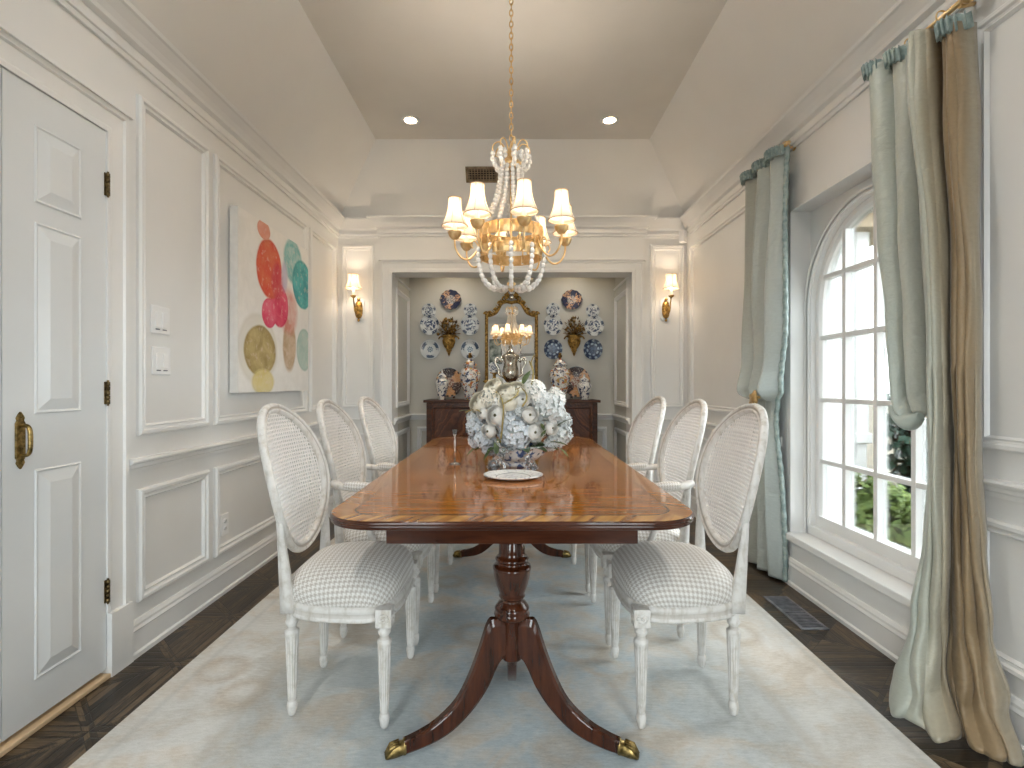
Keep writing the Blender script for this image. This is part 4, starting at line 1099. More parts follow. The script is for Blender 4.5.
# gilt wall pockets
def bracket(label, x):
    t = thing('wall_pocket', label, 'wall ornament', (x, YN, 1.44)); rr = random.Random(int(abs(x)*1000)+(1 if x > 0 else 0))
    MB().lathe([(0, 0), (.012, .02), (.02, .05), (.03, .06), (.028, .075), (.05, .10), (.068, .14), (.072, .17), (.06, .19), (.075, .205), (.085, .22), (.07, .225), (0, .225)], (0, -.002, 0), 24, flute=8, depth=.12, f0=.08, f1=.18, half=True, sy=.75).build('vase', M['gilt'], t)
    m = MB()
    for k in range(9): m.ball((rr.uniform(-.02, .02), -.056, .07+k*.013), (.012, .008, .012), 8, 6)
    for s in (-1, 1):
        pts = [(s*(.075 + .03*math.cos(a)), -.02, .18 + .03*math.sin(a)) for a in [i*.45 for i in range(9)]]; m.tube(pts, .008, 7)
    m.build('scrolls', M['gilt'], t)
    f = MB()
    for k in range(70):
        a = rr.uniform(-.1, PI+.1); q = rr.random()**.6
        cx, cz = .115*q*math.cos(a), .245 + .165*q*max(-.2, math.sin(a))
        yy = -.03 - .035*(1-q)*rr.random()
        if rr.random() < .45: f.ball((cx, yy, cz), rr.uniform(.010, .017), 8, 6)
        else:
            d = Vector((math.cos(a), -.4, math.sin(a))).normalized(); p = Vector((cx, yy, cz))
            f.tube([p - d*.012, p, p + d*.026], [.003, .010, .002], 6, flat=.4)
    for k in range(9):
        a = PI*k/8; d = Vector((math.cos(a), -.15, math.sin(a)))
        f.tube([(0, -.01, .225), Vector((0, -.02, .235)) + d*.07, Vector((0, -.03, .24)) + d*(.125 + .03*math.sin(a))], [.006, .005, .002], 6)
    f.build('carved_flowers', M['giltdark'], t)
bracket('carved gilt wall pocket of flowers in the left plate group', -.665)
bracket('carved gilt wall pocket of flowers in the right plate group', .655)

# mirror
mr = thing('mirror', 'tall gilt mirror with carved scrolled crest above the sideboard', 'mirror', (-.005, YN, 1.03))
half = [(.262, .05), (.262, .45), (.262, .80), (.255, .835), (.215, .845), (.165, .87), (.135, .915), (.105, .965), (.055, .985), (0, .975)]
R_ = catmull([(a, -.03, b) for a, b in half], 5); L_ = [Vector((-p.x, p.y, p.z)) for p in R_][::-1]
loop = R_ + L_[1:]
gp = [(p.x, p.z) for p in loop]
MB().prism(gp, 'y', -.022, -.014).build('glass', M['mirror'], mr, recalc=True)
MB().prism([(x*1.0, z) for x, z in gp], 'y', -.013, 0).build('backing', M['side_dark'], mr)
fr = MB().tube(loop + [Vector((-.262, -.03, .05)), Vector((0, -.03, .045))], .017, 10, closed=True)
fr.tube([p + Vector((0, -.012, 0)) for p in loop], .007, 8)
fr.build('frame', M['gilt'], mr)
rr = random.Random(5)
def scroll(m, c, r, s, turns=1.3, w=.010):
    pts = []; N_ = 16
    for i in range(N_+1):
        a = i/N_*turns*2*PI; q = r*(1 - .75*i/N_)
        pts.append((c[0] + s*q*math.cos(a), -.042, c[1] + q*math.sin(a)))
    m.tube(pts, [lerp(w, w*.5, i/N_) for i in range(N_+1)], 7)
for s in (-1, 1):
    orn = MB()
    scroll(orn, (s*.262, .852), .028, s); scroll(orn, (s*.232, .865), .018, -s)
    scroll(orn, (s*.165, .895), .022, s); scroll(orn, (s*.115, .965), .026, s, 1.2, .012); scroll(orn, (s*.075, 1.01), .03, -s, 1.2, .012)
    scroll(orn, (s*.045, 1.045), .024, s, 1.2, .011)
    for k in range(14):
        p = R_[min(len(R_)-1, 14+k*2)]; d = Vector((s*(.35+.3*rr.random()), -.3, .8)).normalized(); b = Vector((s*p.x, -.04, p.z))
        orn.tube([b, b + d*.02, b + d*.042 + Vector((s*.006, 0, 0))], [.007, .0095, .002], 6, flat=.5)
    orn.tube([(s*.02, -.04, 1.02), (s*.05, -.05, 1.06), (s*.035, -.05, 1.10), (s*.01, -.045, 1.075)], [.008, .012, .007, .003], 7)
    orn.build('crest_carving', M['gilt'], mr)
    for z in (.25, .42, .60):
        q = MB(); [q.ball((s*.265, -.045, z + (k-1)*.014), (.013, .009, .014 if k == 1 else .010), 8, 6) for k in range(3)]
        q.build('carved_boss', M['gilt'], mr)
    q = MB(); scroll(q, (s*.25, .11), .03, -s); scroll(q, (s*.27, .14), .02, s); q.build('foot_scroll', M['gilt'], mr)
MB().ball((0, -.045, 1.035), (.028, .016, .034), 14, 10).build('crest_boss', M['silver'], mr)

# ------------------------------------------------------------------ table centre
BX, BY = .022, 2.47
bl = thing('flower_bowl', 'blue and white porcelain bowl under the flowers on the dining table', 'bowl', (BX, BY, TZ))
MB().lathe([(0, 0), (.075, 0), (.078, .012), (.072, .018), (.110, .035), (.138, .060), (.152, .098), (.157, .10), (.151, .094), (.13, .066), (.08, .035), (0, .03)], n=40).build('body', jar_mat('blue_bowl_glaze', 'bowl', 6.1), bl)
fl = thing('flower_arrangement', 'round bouquet of white ranunculus and pale blue hydrangeas in the bowl', 'flowers', (BX, BY, TZ+.05))
FC = Vector((0, 0, .175)); FRX, FRZ = .205, .165
rr = random.Random(11)
def ranunculus_mesh(layers=8, seed=1):
    m = MB(); r2 = random.Random(seed)
    for L in range(layers):
        f = L/(layers-1); r = lerp(1.0, .30, f); tm = lerp(1.22, .30, f**.8); np_ = 6 if L < 4 else 4
        for k in range(np_):
            a0 = 2*PI*k/np_ + L*.85 + r2.uniform(-.12, .12); wd = 2*PI/np_*.66; jr = r2.uniform(.96, 1.04); jt = r2.uniform(-.08, .08)
            def fn(u, v, a0=a0, wd=wd, r=r*jr, tm=tm+jt, f=f):
                a = a0 + (u-.5)*2*wd; e = (2*u-1)**2
                th = lerp(2.5, tm + .13*e, v)
                rad = r*(1 + .10*(u-.5) + .10*v**5)
                return (rad*math.sin(th)*math.cos(a), rad*math.sin(th)*math.sin(a), rad*math.cos(th)*.85 + .16*f)
            m.grid(fn, 6, 8)
    m.uv = {}
    return m
rm = ranunculus_mesh().mesh('ranunculus', M['white_petal']); rc = ranunculus_mesh(9, 5).mesh('ranunculus_cream', M['cream_petal'])
eye = MB().ball((0, 0, .38), (.17, .17, .10), 14, 8).mesh('eye', M['flower_eye'])
def hyd_mesh(seed):
    m = MB(); r2 = random.Random(seed); N_ = 78
    for i in range(N_):
        z = 1 - 1.75*(i+.5)/N_; a = i*2.39996; q = math.sqrt(max(0, 1-z*z)); d = Vector((q*math.cos(a), q*math.sin(a), z))
        n_ = (d + Vector((r2.gauss(0, .25), r2.gauss(0, .25), r2.gauss(0, .25)))).normalized(); c = d*(.93 + .12*r2.random())
        t = n_.orthogonal().normalized(); t = Matrix.Rotation(r2.random()*6.28, 3, n_) @ t; b = n_.cross(t)
        for k in range(4):
            e = t*math.cos(k*PI/2) + b*math.sin(k*PI/2); f = n_.cross(e); s = .30 if k % 2 else .27
            vs = [c, c + e*s*.5 + f*s*.42 + n_*.05, c + e*s*.5 + n_*.02, c + e*s*.5 - f*s*.42 + n_*.05, c + e*s + n_*(.04 + .05*r2.random())]
            m.add(vs, [(0, 1, 2), (0, 2, 3), (1, 4, 2), (2, 4, 3)], True)
    return m
core = MB().ball((0, 0, -.05), .82, 14, 10).mesh('flower_core', M['hyd_core'])
hyd = [hyd_mesh(k).mesh('hydrangea', M[c]) for k, c in ((1, 'blue_petal'), (2, 'mist_petal'), (3, 'blue_petal'))]
hydw = hyd_mesh(4).mesh('hydrangea_white', M['white_petal']); hydc = hyd_mesh(5).mesh('hydrangea_cream', M['cream_petal'])
def flower(name, me, p, size, up=None, withEye=False, lab=None, squash=1):
    o = bpy.data.objects.new(name, me); C.objects.link(o); o.parent = fl; o.location = p
    d = Vector(up) if up else (Vector(p) - Vector((0, 0, .10))).normalized()
    o.rotation_euler = (d.to_track_quat('Z', 'Y').to_matrix() @ Matrix.Rotation(rr.random()*6.28, 3, 'Z')).to_euler()
    o.scale = (size, size, size*squash)
    if name == 'hydrangea':
        e = bpy.data.objects.new('flower_core', core); C.objects.link(e); e.parent = o
    if withEye:
        e = bpy.data.objects.new('flower_center', eye); C.objects.link(e); e.parent = o
    return o
def fpx(x, y, dep=None):
    """picture position of a flower -> bouquet-local point on the dome facing the camera"""
    D = BY; X = (x-512)*D/520 - BX; Z = H + (384-y)*D/520 - (TZ+.055)
    k = 1 - (X/.235)**2 - ((Z-.155)/.20)**2
    Yd = -.215*math.sqrt(max(0.02, k)) if dep is None else dep
    s = (D + Yd*.9)/D
    return Vector((X*s, Yd*.9, (Z + TZ+.055 - H)*s + H - TZ - .055))
# placements read off the photograph: ranunculus (x, y, radius px)
for x, y, r in ((482, 412, 5.5), (496, 414.5, 9), (488.5, 430, 7), (529, 414, 7.5), (534, 431, 8), (551, 427, 6.5), (522, 399, 7)):
    p = fpx(x, y); flower('ranunculus', rm, p, r*2.3/520*1.12, (Vector((p.x*1.1, -.24, (p.z-.12)*.6))).normalized(), True, squash=.85)
for x, y, r, me in ((506, 392, 9, rc), (494, 387, 9, rc), (479, 402, 9, rc), (489, 396, 8, hydc), (508, 401, 8, rc), (516, 388, 7, rc)):
    p = fpx(x, y); flower('garden_rose' if me is rc else 'hydrangea', me, p, r*2.4/520*1.15, Vector((p.x*.9, -.20, max(.02, p.z-.14))).normalized(), squash=.9)
for x, y, r, me in ((515, 433, 15, 0), (507, 421, 10, 0), (548, 408, 15, 1), (484, 436, 11, 0), (476, 427, 10, 2), (560, 434, 12, 1), (534, 390, 11, 3), (556, 398, 10, 3), (551, 443, 7, 1), (473, 417, 7, 1), (489, 447, 8, 0),
                    (500, 402, 8, 3), (563, 420, 9, 1), (555, 392, 6, 1), (518, 410, 7, 1), (540, 400, 8, 3), (476, 440, 8, 2)):
    p = fpx(x, y) * 1.0; p.y += .03
    flower('hydrangea', (hyd + [hydw])[me], p, r*2.4/520*.98)
for k in range(16):   # the far side of the dome
    a = rr.uniform(.1, PI-.1); e = rr.uniform(.0, 1.2)
    p = Vector((.20*math.cos(a)*math.cos(e), .19*math.sin(a)*math.cos(e)*.95, .15 + .16*math.sin(e)))
    flower('hydrangea', rr.choice(hyd + [hydw, hydc]), p, rr.uniform(.045, .06))
flower('hydrangea', hydw, Vector((0, 0, .17)), .14)
def leaf(p, d, L, w=.38):
    p, d = Vector(p), Vector(d).normalized(); s = d.cross(Vector((0, 0, 1))).normalized() if abs(d.z) < .95 else Vector((1, 0, 0)); n_ = s.cross(d)
    m = MB().grid(lambda u, v: p + d*L*v + s*L*w*(u-.5)*2*math.sin(PI*min(1, .04+v*.96))**.8*.6 + n_*(abs(u-.5)*.25*L*.4 - .25*L*v*v), 4, 8)
    m.uv = {}; m.build('leaf', M['leaf'], fl, recalc=False)
for x, y, dx, dz, L in ((557, 425, .8, .75, .07), (550, 441, 1, .1, .075), (508, 448, .9, .2, .06), (498, 437, -.2, -1, .075), (501, 445, .1, -.9, .06), (543, 429, -.2, .9, .04), (541, 437, .3, 1, .05), (470, 410, -1, .25, .05), (491, 448, -.6, -.6, .06), (523, 384, .3, 1, .08), (477, 446, -.8, -.4, .06), (559, 447, .8, -.5, .06)):
    leaf(fpx(x, y) + Vector((0, -.012, 0)), (dx, -.35, dz), L)
for k in range(14):
    a = 2*PI*k/14; leaf((.10*math.cos(a), .10*math.sin(a), .045), (math.cos(a), math.sin(a), .12), .11)
for pts in (((500, 441), (502, 425), (503, 405), (499, 393), (491, 389), (492, 379)), ((501, 394), (512, 389), (520, 386), (524, 377)), ((504, 402), (513, 397), (518, 390), (516, 380)), ((522, 405), (526, 398), (525, 391), (520, 386)),
            ((491, 389), (497, 381), (499, 377)), ((531, 385), (533, 372), (531, 362), (534, 354)), ((533, 370), (529, 360)), ((466, 411), (474, 408), (480, 410))):
    P3 = [fpx(x, y) + Vector((0, -.022, .0)) for x, y in pts]
    c = catmull(P3, 6); MB().tube(c, [lerp(.0045, .0025, i/(len(c)-1)) for i in range(len(c))], 7).build('willow_branch', M['willow'], fl)

# plate and crystal hares in front of the bowl
pm = plate('serving_plate', 'oval white plate with grey decoration lying before the flower bowl', 0.005, 2.125, TZ+.001, .122, .105, 'fine', 21.0, 0, -PI/2)
def hare(label, x, y, s, k):
    m = MB(); q = lambda a, b, c: (s*a*k, b*k, c*k)
    rot = Matrix.Rotation(s*.5, 3, 'Y')
    m.ball(q(-.012, 0, .042), (.021*k, .019*k, .040*k), 16, 12, rot)
    m.ball(q(-.026, 0, .026), (.021*k, .020*k, .025*k), 14, 10)
    m.ball(q(.012, 0, .086), (.018*k, .014*k, .015*k), 14, 10); m.ball(q(.026, 0, .082), (.009*k, .008*k, .008*k), 10, 8)
    m.tube([q(.005, 0, .062), q(.010, 0, .08)], [.016*k, .012*k], 12)
    for e in (-1, 1):
        m.tube([q(.004, e*.006, .096), q(-.010, e*.012, .118), q(-.022, e*.014, .128)], [.004*k, .0065*k, .002*k], 8)
        m.tube([q(.006, e*.009, .055), q(.018, e*.010, .03), q(.018, e*.010, .004), q(.028, e*.010, .004)], [.009*k, .006*k, .005*k, .004*k], 9)
        m.tube([q(-.03, e*.014, .02), q(-.01, e*.017, .006), q(.008, e*.016, .005)], [.013*k, .008*k, .005*k], 9)
    m.ball(q(-.045, 0, .022), .008*k, 10, 8)
    o = m.build('crystal_hare', M['crystal'], None, (x, y, TZ+.001)); return tag(o, label, 'figurine')
hare('taller clear crystal animal figurine left of the bowl, behind the plate', -.052, 2.25, 1, 1.12)
hare('shorter clear crystal animal figurine right of the bowl, behind the plate', .075, 2.27, -1, .78)
gs = tag(MB().lathe([(0, 0), (.030, 0), (.030, .003), (.004, .008), (.003, .06), (.004, .10), (.003, .13), (.008, .142), (.012, .165), (.011, .165), (.006, .145), (0, .142)], n=20).build('bud_vase', M['crystal'], None, (-.275, 2.50, TZ)), 'slender clear glass bud vase left of the bouquet', 'vase')

# ------------------------------------------------------------------ chandelier
CHX, CHY = -.004, 2.65
ch = thing('chandelier', 'gilt eight-light beaded basket chandelier over the dining table', 'chandelier', (CHX, CHY, 0))
m = MB(); z = 2.385; k = 0
while z < 3.13:
    c = Vector((0, 0, z+.017)); a = k % 2 * PI/2
    pts = [c + Vector((math.cos(a)*.0085*math.cos(t), math.sin(a)*.0085*math.cos(t), .019*math.sin(t))) for t in [2*PI*j/12 for j in range(12)]]
    m.tube(pts, .0028, 6, closed=True); z += .029; k += 1
m.build('chain', M['gold'], ch)
MB().lathe([(.0, 3.12), (.012, 3.12), (.02, 3.14), (.05, 3.16), (.06, 3.18)], n=24).build('ceiling_canopy', M['gold'], ch)
cr = MB().lathe([(0, 2.255), (.05, 2.255), (.056, 2.262), (.056, 2.272), (.048, 2.280), (.032, 2.295), (.018, 2.315), (.012, 2.335), (.010, 2.36), (.004, 2.385), (0, 2.386)], n=24, flute=8, depth=.12, f0=2.27, f1=2.32)
cr.lathe([(.006, 1.66), (.006, 2.26)], n=10)
cr.lathe([(.0, 1.618), (.010, 1.622), (.016, 1.635), (.014, 1.648), (.022, 1.655), (.022, 1.665), (.006, 1.672)], n=16)
cr.build('stem', M['gold'], ch)
loopsm = MB()
for k in range(8):
    a = 2*PI*k/8 + .2; d = Vector((math.cos(a), math.sin(a), 0))
    pts = catmull([d*.018 + Vector((0, 0, 2.295)), d*.034 + Vector((0, 0, 2.35)), d*.062 + Vector((0, 0, 2.378)), d*.090 + Vector((0, 0, 2.362)), d*.097 + Vector((0, 0, 2.335)), d*.085 + Vector((0, 0, 2.325))], 5)
    loopsm.tube(pts, .0036, 7)
    hang = MB()
    for j, (rr_, zz) in enumerate(((.094, 2.315), (.096, 2.288), (.088, 2.264), (.062, 2.318), (.055, 2.298), (.074, 2.252))):
        hang.ball(d*rr_ + Vector((0, 0, zz)), (.0125, .0125, .0150), 9, 7)
    hang.build('bead_cluster', M['bead'], ch)
loopsm.build('crown_loops', M['gold'], ch)
def strand(pts, n, r, l):
    c = catmull(pts, 12); L = [0]
    for i in range(1, len(c)): L.append(L[-1] + (c[i]-c[i-1]).length)
    m = MB()
    for k in range(n):
        s = L[-1]*(k+.5)/n; i = max(1, next(j for j in range(len(L)) if L[j] >= s)); f = (s-L[i-1])/(L[i]-L[i-1])
        p = c[i-1].lerp(c[i], f); q = (c[i]-c[i-1]).normalized().to_track_quat('Z', 'Y').to_matrix()
        m.ball(p, (r, r, l), 9, 7, q)
    m.tube(c[::3] + [c[-1]], .0012, 5)
    return m
NS = 12
for k in range(NS):
    a = 2*PI*(k+.25)/NS; d = Vector((math.cos(a), math.sin(a), 0)); Z = lambda r, z: d*r + Vector((0, 0, z))
    strand([Z(.050, 2.258), Z(.062, 2.17), Z(.088, 2.07), Z(.150, 1.945)], 14, .0115, .0130).build('upper_strand', M['bead'], ch)
NS = 10
for k in range(NS):
    a = 2*PI*k/NS + PI/2; d = Vector((math.cos(a), math.sin(a), 0)); Z = lambda r, z: d*r + Vector((0, 0, z))
    strand([Z(.170, 1.835), Z(.172, 1.77), Z(.152, 1.69), Z(.10, 1.638), Z(.028, 1.638)], 11, .0118, .0158).build('basket_strand', M['bead'], ch)
ringp = lambda r0, z0, z1, t: [(r0, z0), (r0+t, z0), (r0+t+.003, z0+.004), (r0+t+.003, z1-.004), (r0+t, z1), (r0, z1), (r0, z0)]
rg_ = MB()
for z0, z1 in ((1.885, 1.942), (1.790, 1.838)):
    for zz in (z0, z1): rg_.tube([(.158*math.cos(2*PI*j/48), .158*math.sin(2*PI*j/48), zz) for j in range(48)], .0032, 6, closed=True)
    for k in range(16):
        L = []
        for j in range(6):
            a = 2*PI*(k + .10 + .80*j/5)/16; bl_ = .004*math.sin(PI*j/5)
            L.append([(r*math.cos(a), r*math.sin(a), z) for r, z in ((.155, z0), (.159+bl_, z0), (.162+bl_, (z0+z1)/2), (.159+bl_, z1), (.155, z1))])
        rg_.loft(L, smooth=False)
for k in range(16):
    a = 2*PI*k/16; d = Vector((math.cos(a), math.sin(a), 0)); rg_.tube([d*.160 + Vector((0, 0, 1.80)), d*.160 + Vector((0, 0, 1.935))], .004, 6)
for k in range(4):
    a = PI*k/4; d = Vector((math.cos(a), math.sin(a), 0)); rg_.tube([d*-.158 + Vector((0, 0, 1.862)), d*.158 + Vector((0, 0, 1.862))], .004, 6)
rg_.build('drum', M['gold'], ch)
def shade_parts(parent, c, rt, rb, z0, z1):
    n = 24; prof = []
    for k in range(9):
        f = k/8; prof.append((lerp(rb, rt, f) - .010*math.sin(PI*f)*(rb/.063), lerp(z0, z1, f)))
    s = MB().lathe(prof + [], c, n); s.f = [f for f in s.f if len(f) == 4]; s.sm = [True]*len(s.f)
    so = s.build('lamp_shade', M['shade'], parent, solid=.0016)
    tr = MB()
    for (r, z) in (prof[0], prof[-1]): tr.tube([(c[0] + (r+.0008)*math.cos(2*PI*j/n), c[1] + (r+.0008)*math.sin(2*PI*j/n), c[2]+z) for j in range(n)], .0026, 6, closed=True)
    for k in range(6):
        a = PI*k/3 + .4; tr.tube([(c[0] + (r+.001)*math.cos(a), c[1] + (r+.001)*math.sin(a), c[2]+z) for r, z in prof], .0013, 5)
    tr.build('braid', M['shade_trim'], so)
    return so
RA = .288
for k in range(8):
    th = math.radians(12 + 45*k); d = Vector((math.sin(th), -math.cos(th), 0)); Z = lambda r, z: d*r + Vector((0, 0, z))
    p = catmull([Z(.155, 1.862), Z(.178, 1.815), Z(.215, 1.776), Z(.255, 1.782), Z(.283, 1.825), Z(RA, 1.872)], 6)
    arm = MB().tube(p, .0052, 8); arm.tube(catmull([Z(.165, 1.84), Z(.19, 1.87), Z(.205, 1.85), Z(.195, 1.83)], 5), .0035, 6)
    ao = arm.build('arm', M['gold'], ch)
    c = d*RA
    MB().lathe([(.006, 1.868), (.016, 1.872), (.028, 1.886), (.034, 1.902), (.036, 1.908), (.030, 1.906), (.012, 1.900), (.012, 1.90)], c, 24, flute=12, depth=.12, f0=1.87, f1=1.91).build('drip_pan', M['gold'], ao)
    MB().lathe([(.0115, 1.898), (.0115, 1.965), (.009, 1.968), (0, 1.968)], c, 14).build('candle_sleeve', M['candle'], ao)
    MB().lathe([(.008, 1.968), (.012, 1.985), (.011, 2.0), (.004, 2.02), (0, 2.024)], c, 12).build('bulb', simple('bulb_glow', (1, .9, .7), .4, em=(1, .8, .55), ems=14), ao)
    shade_parts(ch, c, .031, .0640, 1.936, 2.075)
    lamp('chandelier_lamp', 'POINT', (c.x, c.y, 2.035), 1.9, (1, .88, .74), .018, ch)

# ------------------------------------------------------------------ wall sconces
def sconce(label, x, sx):
    t = thing('wall_sconce', label, 'wall light', (x, YB, 1.83))
    MB().prism([(-.055, -.095), (.055, -.095), (.055, .075), (.03, .095), (-.03, .095), (-.055, .075)] if False else [(-.05, -.07), (-.03, -.095), (.03, -.095), (.05, -.07), (.05, .09), (-.05, .09)], 'y', -.010, 0).build('backing_board', M['trim'], t, bevel=.003)
    b = MB(); loops = []
    for r, y in ((1, -.010), (1, -.016), (.8, -.024), (.5, -.030), (.05, -.034)):
        loops.append([(.036*r*math.cos(2*PI*j/20), y, .092*r*math.sin(2*PI*j/20)*(1+.12*math.cos(4*PI*j/20))) for j in range(20)])
    b.loft(loops); b.ball((0, -.02, .095), (.016, .010, .014), 10, 8); b.ball((0, -.02, -.095), (.012, .008, .016), 10, 8)
    b.build('backplate', M['gilt'], t)
    p = catmull([(0, -.03, -.03), (0, -.07, -.052), (sx*.006, -.115, -.02), (sx*.012, -.115, .05), (sx*.014, -.13, .095)], 6)
    a = MB().tube(p, .006, 8); a.tube(catmull([(0, -.06, -.05), (0, -.085, -.01), (0, -.07, .012), (0, -.06, -.002)], 5), .004, 7)
    c = Vector((sx*.014, -.13, 0))
    a.lathe([(.006, .09), (.02, .10), (.028, .112), (.024, .112), (.011, .106)], c, 18)
    a.build('arm', M['gilt'], t)
    MB().lathe([(.0115, .106), (.0115, .165), (0, .166)], c, 14).build('candle_sleeve', M['candle'], t)
    MB().lathe([(.008, .166), (.011, .185), (.010, .2), (0, .222)], c, 12).build('bulb', simple('sconce_bulb', (1, .9, .7), .4, em=(1, .8, .55), ems=12), t)
    shade_parts(t, c, .046, .070, .175, .30)
    lamp('sconce_lamp', 'POINT', (c.x, c.y, .25), 1.7, (1, .80, .60), .02, t)
sconce('gilt candle sconce with white shade on the left bay of the back wall', -1.405, -1)
sconce('gilt candle sconce with white shade on the right bay of the back wall', 1.410, 1)

# ------------------------------------------------------------------ curtains
def tubes(u, n, sharp=.55, ph=0):       # rounded folds with tight valleys, 0..1
    return abs(math.sin(PI*(u*n + ph)))**sharp
ROD_X, ROD_Z = 1.545, 2.50
rod = thing('curtain_rod', 'short gilt curtain rod carrying the far curtain', 'curtain rod', (ROD_X, 0, ROD_Z))
MB().tube([(0, 2.90, 0), (0, 3.42, 0)], .010, 12).build('pole', M['gold'], rod)
for y in (3.43,): MB().lathe([(0, -.03), (.018, -.02), (.024, 0), (.018, .02), (.008, .03), (0, .032)], (0, y, 0), 16).build('finial', M['gold'], rod)
for y in (2.96, 3.40):
    MB().tube([(XR-ROD_X, y, 0), (0, y, -.012)], .007, 8).ball((XR-ROD_X-.004, y, 0), (.006, .022, .022), 12, 8).build('bracket', M['gold'], rod)
rod2 = thing('curtain_rod', 'short gilt curtain rod carrying the near curtain', 'curtain rod', (ROD_X+.012, 0, ROD_Z-.024))
MB().tube([(0, 1.78, 0), (0, 2.19, 0)], .010, 12).build('pole', M['gold'], rod2)
MB().lathe([(0, -.03), (.018, -.02), (.026, 0), (.018, .02), (.008, .03), (0, .032)], (0, 1.77, 0), 16).build('finial', M['gold'], rod2)
for y in (1.81, 2.14):
    MB().tube([(XR-ROD_X, y, 0), (0, y, -.012)], .007, 8).ball((XR-ROD_X-.004, y, 0), (.006, .022, .022), 12, 8).build('bracket', M['gold'], rod2)
def rings(par, ys, z=0):
    for y in ys:
        MB().tube([(ROD_X + .020*math.cos(t), y, ROD_Z + z - .004 + .020*math.sin(t)) for t in [2*PI*j/14 for j in range(14)]], .003, 7, closed=True).build('curtain_ring', M['gold'], par)
def ruffle(par, ya, yb, n, nt=3, drop=0, xo=0):
    ob = MB().grid(lambda u, v: (ROD_X - .020 + xo*(1-u) - .008*math.sin(u*n*2*PI) - .010*v - .055*tubes(u, nt, .6), lerp(ya, yb, u) + .005*math.cos(u*n*2*PI), ROD_Z - .066 - drop*(1-u) + .052*v + .006*math.sin(u*n*4*PI + 2)), 160, 4)
    ob.uv = {}; return ob.build('ruffled_heading', M['silk_trim'], par, solid=.003, recalc=False)
# far curtain: window edge (u=0) to outer edge (u=1)
fc = thing('curtain', 'far aqua silk curtain tied back beyond the window', 'curtain', (0, 0, 0))
def far_pt(u, v):
    z = lerp(.015, 2.475, v)
    ya, yb = interp([(.0, (3.00, 3.40)), (.55, (3.02, 3.37)), (.98, (3.06, 3.28)), (1.05, (3.05, 3.29)), (1.12, (2.985, 3.35)), (1.5, (2.94, 3.40)), (2.48, (2.91, 3.37))], z)
    amp = interp([(0, .075), (.6, .07), (1.03, .03), (1.14, .085), (1.5, .085), (2.48, .065)], z)
    base = interp([(0, 1.585), (.9, 1.57), (1.04, 1.575), (1.16, 1.555), (2.48, 1.55)], z)
    n = 3
    f = tubes(u, n, .6)
    blouse = .035*math.exp(-((z-1.13)/.09)**2)*(1 if z > 1.05 else .0)
    x = base - amp*f - blouse*f + .008*math.sin(9*u + 3*z) + .006*math.sin(z*5 + u*14)
    y = lerp(ya, yb, u) + .012*math.sin(2*PI*n*u)*1.0 + .010*math.sin(z*3.1 + u*7)
    if z > 1.05: z -= .03*math.exp(-((z-1.12)/.06)**2)*f
    return (x, y, z)
MB().grid(far_pt, 120, 150, uvfn=lambda u, v: (u, v)).build('drape', M['silk_far'], fc, solid=.004, recalc=False)
MB().grid(lambda u, v: (far_pt(0, v)[0] - .03*u, far_pt(0, v)[1] - .008 - .012*abs(math.sin(u*PI)) - .004*math.sin(v*220), far_pt(0, v)[2]), 3, 200).build('edge_trim', M['silk_trim'], fc, solid=.003, recalc=False)
ruffle(fc, 2.90, 3.38, 26); rings(fc, (2.93, 3.07, 3.22, 3.36))
def tieback(par, x, y, z, s=1):
    m = MB(); L = []
    for r, d in ((.010, 0), (.012, -.05), (.04, -.06), (.046, -.066), (.040, -.074), (.02, -.078), (0, -.082)):
        L.append([(x+d*s, y + r*math.cos(2*PI*j/20)*(1+.12*math.cos(8*2*PI*j/20)), z + r*math.sin(2*PI*j/20)*(1+.12*math.cos(8*2*PI*j/20))) for j in range(20)])
    m.loft(L, cap1=False); m.build('tieback', M['gold'], par)
tieback(fc, 1.535, 3.165, 1.075)
M['fringe'] = mottled('gold_fringe', (.22, .14, .05), (.5, .34, .12), 40, .7)
m = MB()
for k in range(14):
    m.tube([(1.475 + .004*math.sin(k*2.1), 3.12 + .007*k, 1.065), (1.462, 3.115 + .0078*k, 1.01)], [.003, .0045], 6)
m.tube([(1.478, 3.11, 1.07), (1.474, 3.165, 1.075), (1.48, 3.225, 1.07)], .008, 8)
m.build('tassel_fringe', M['fringe'], fc)

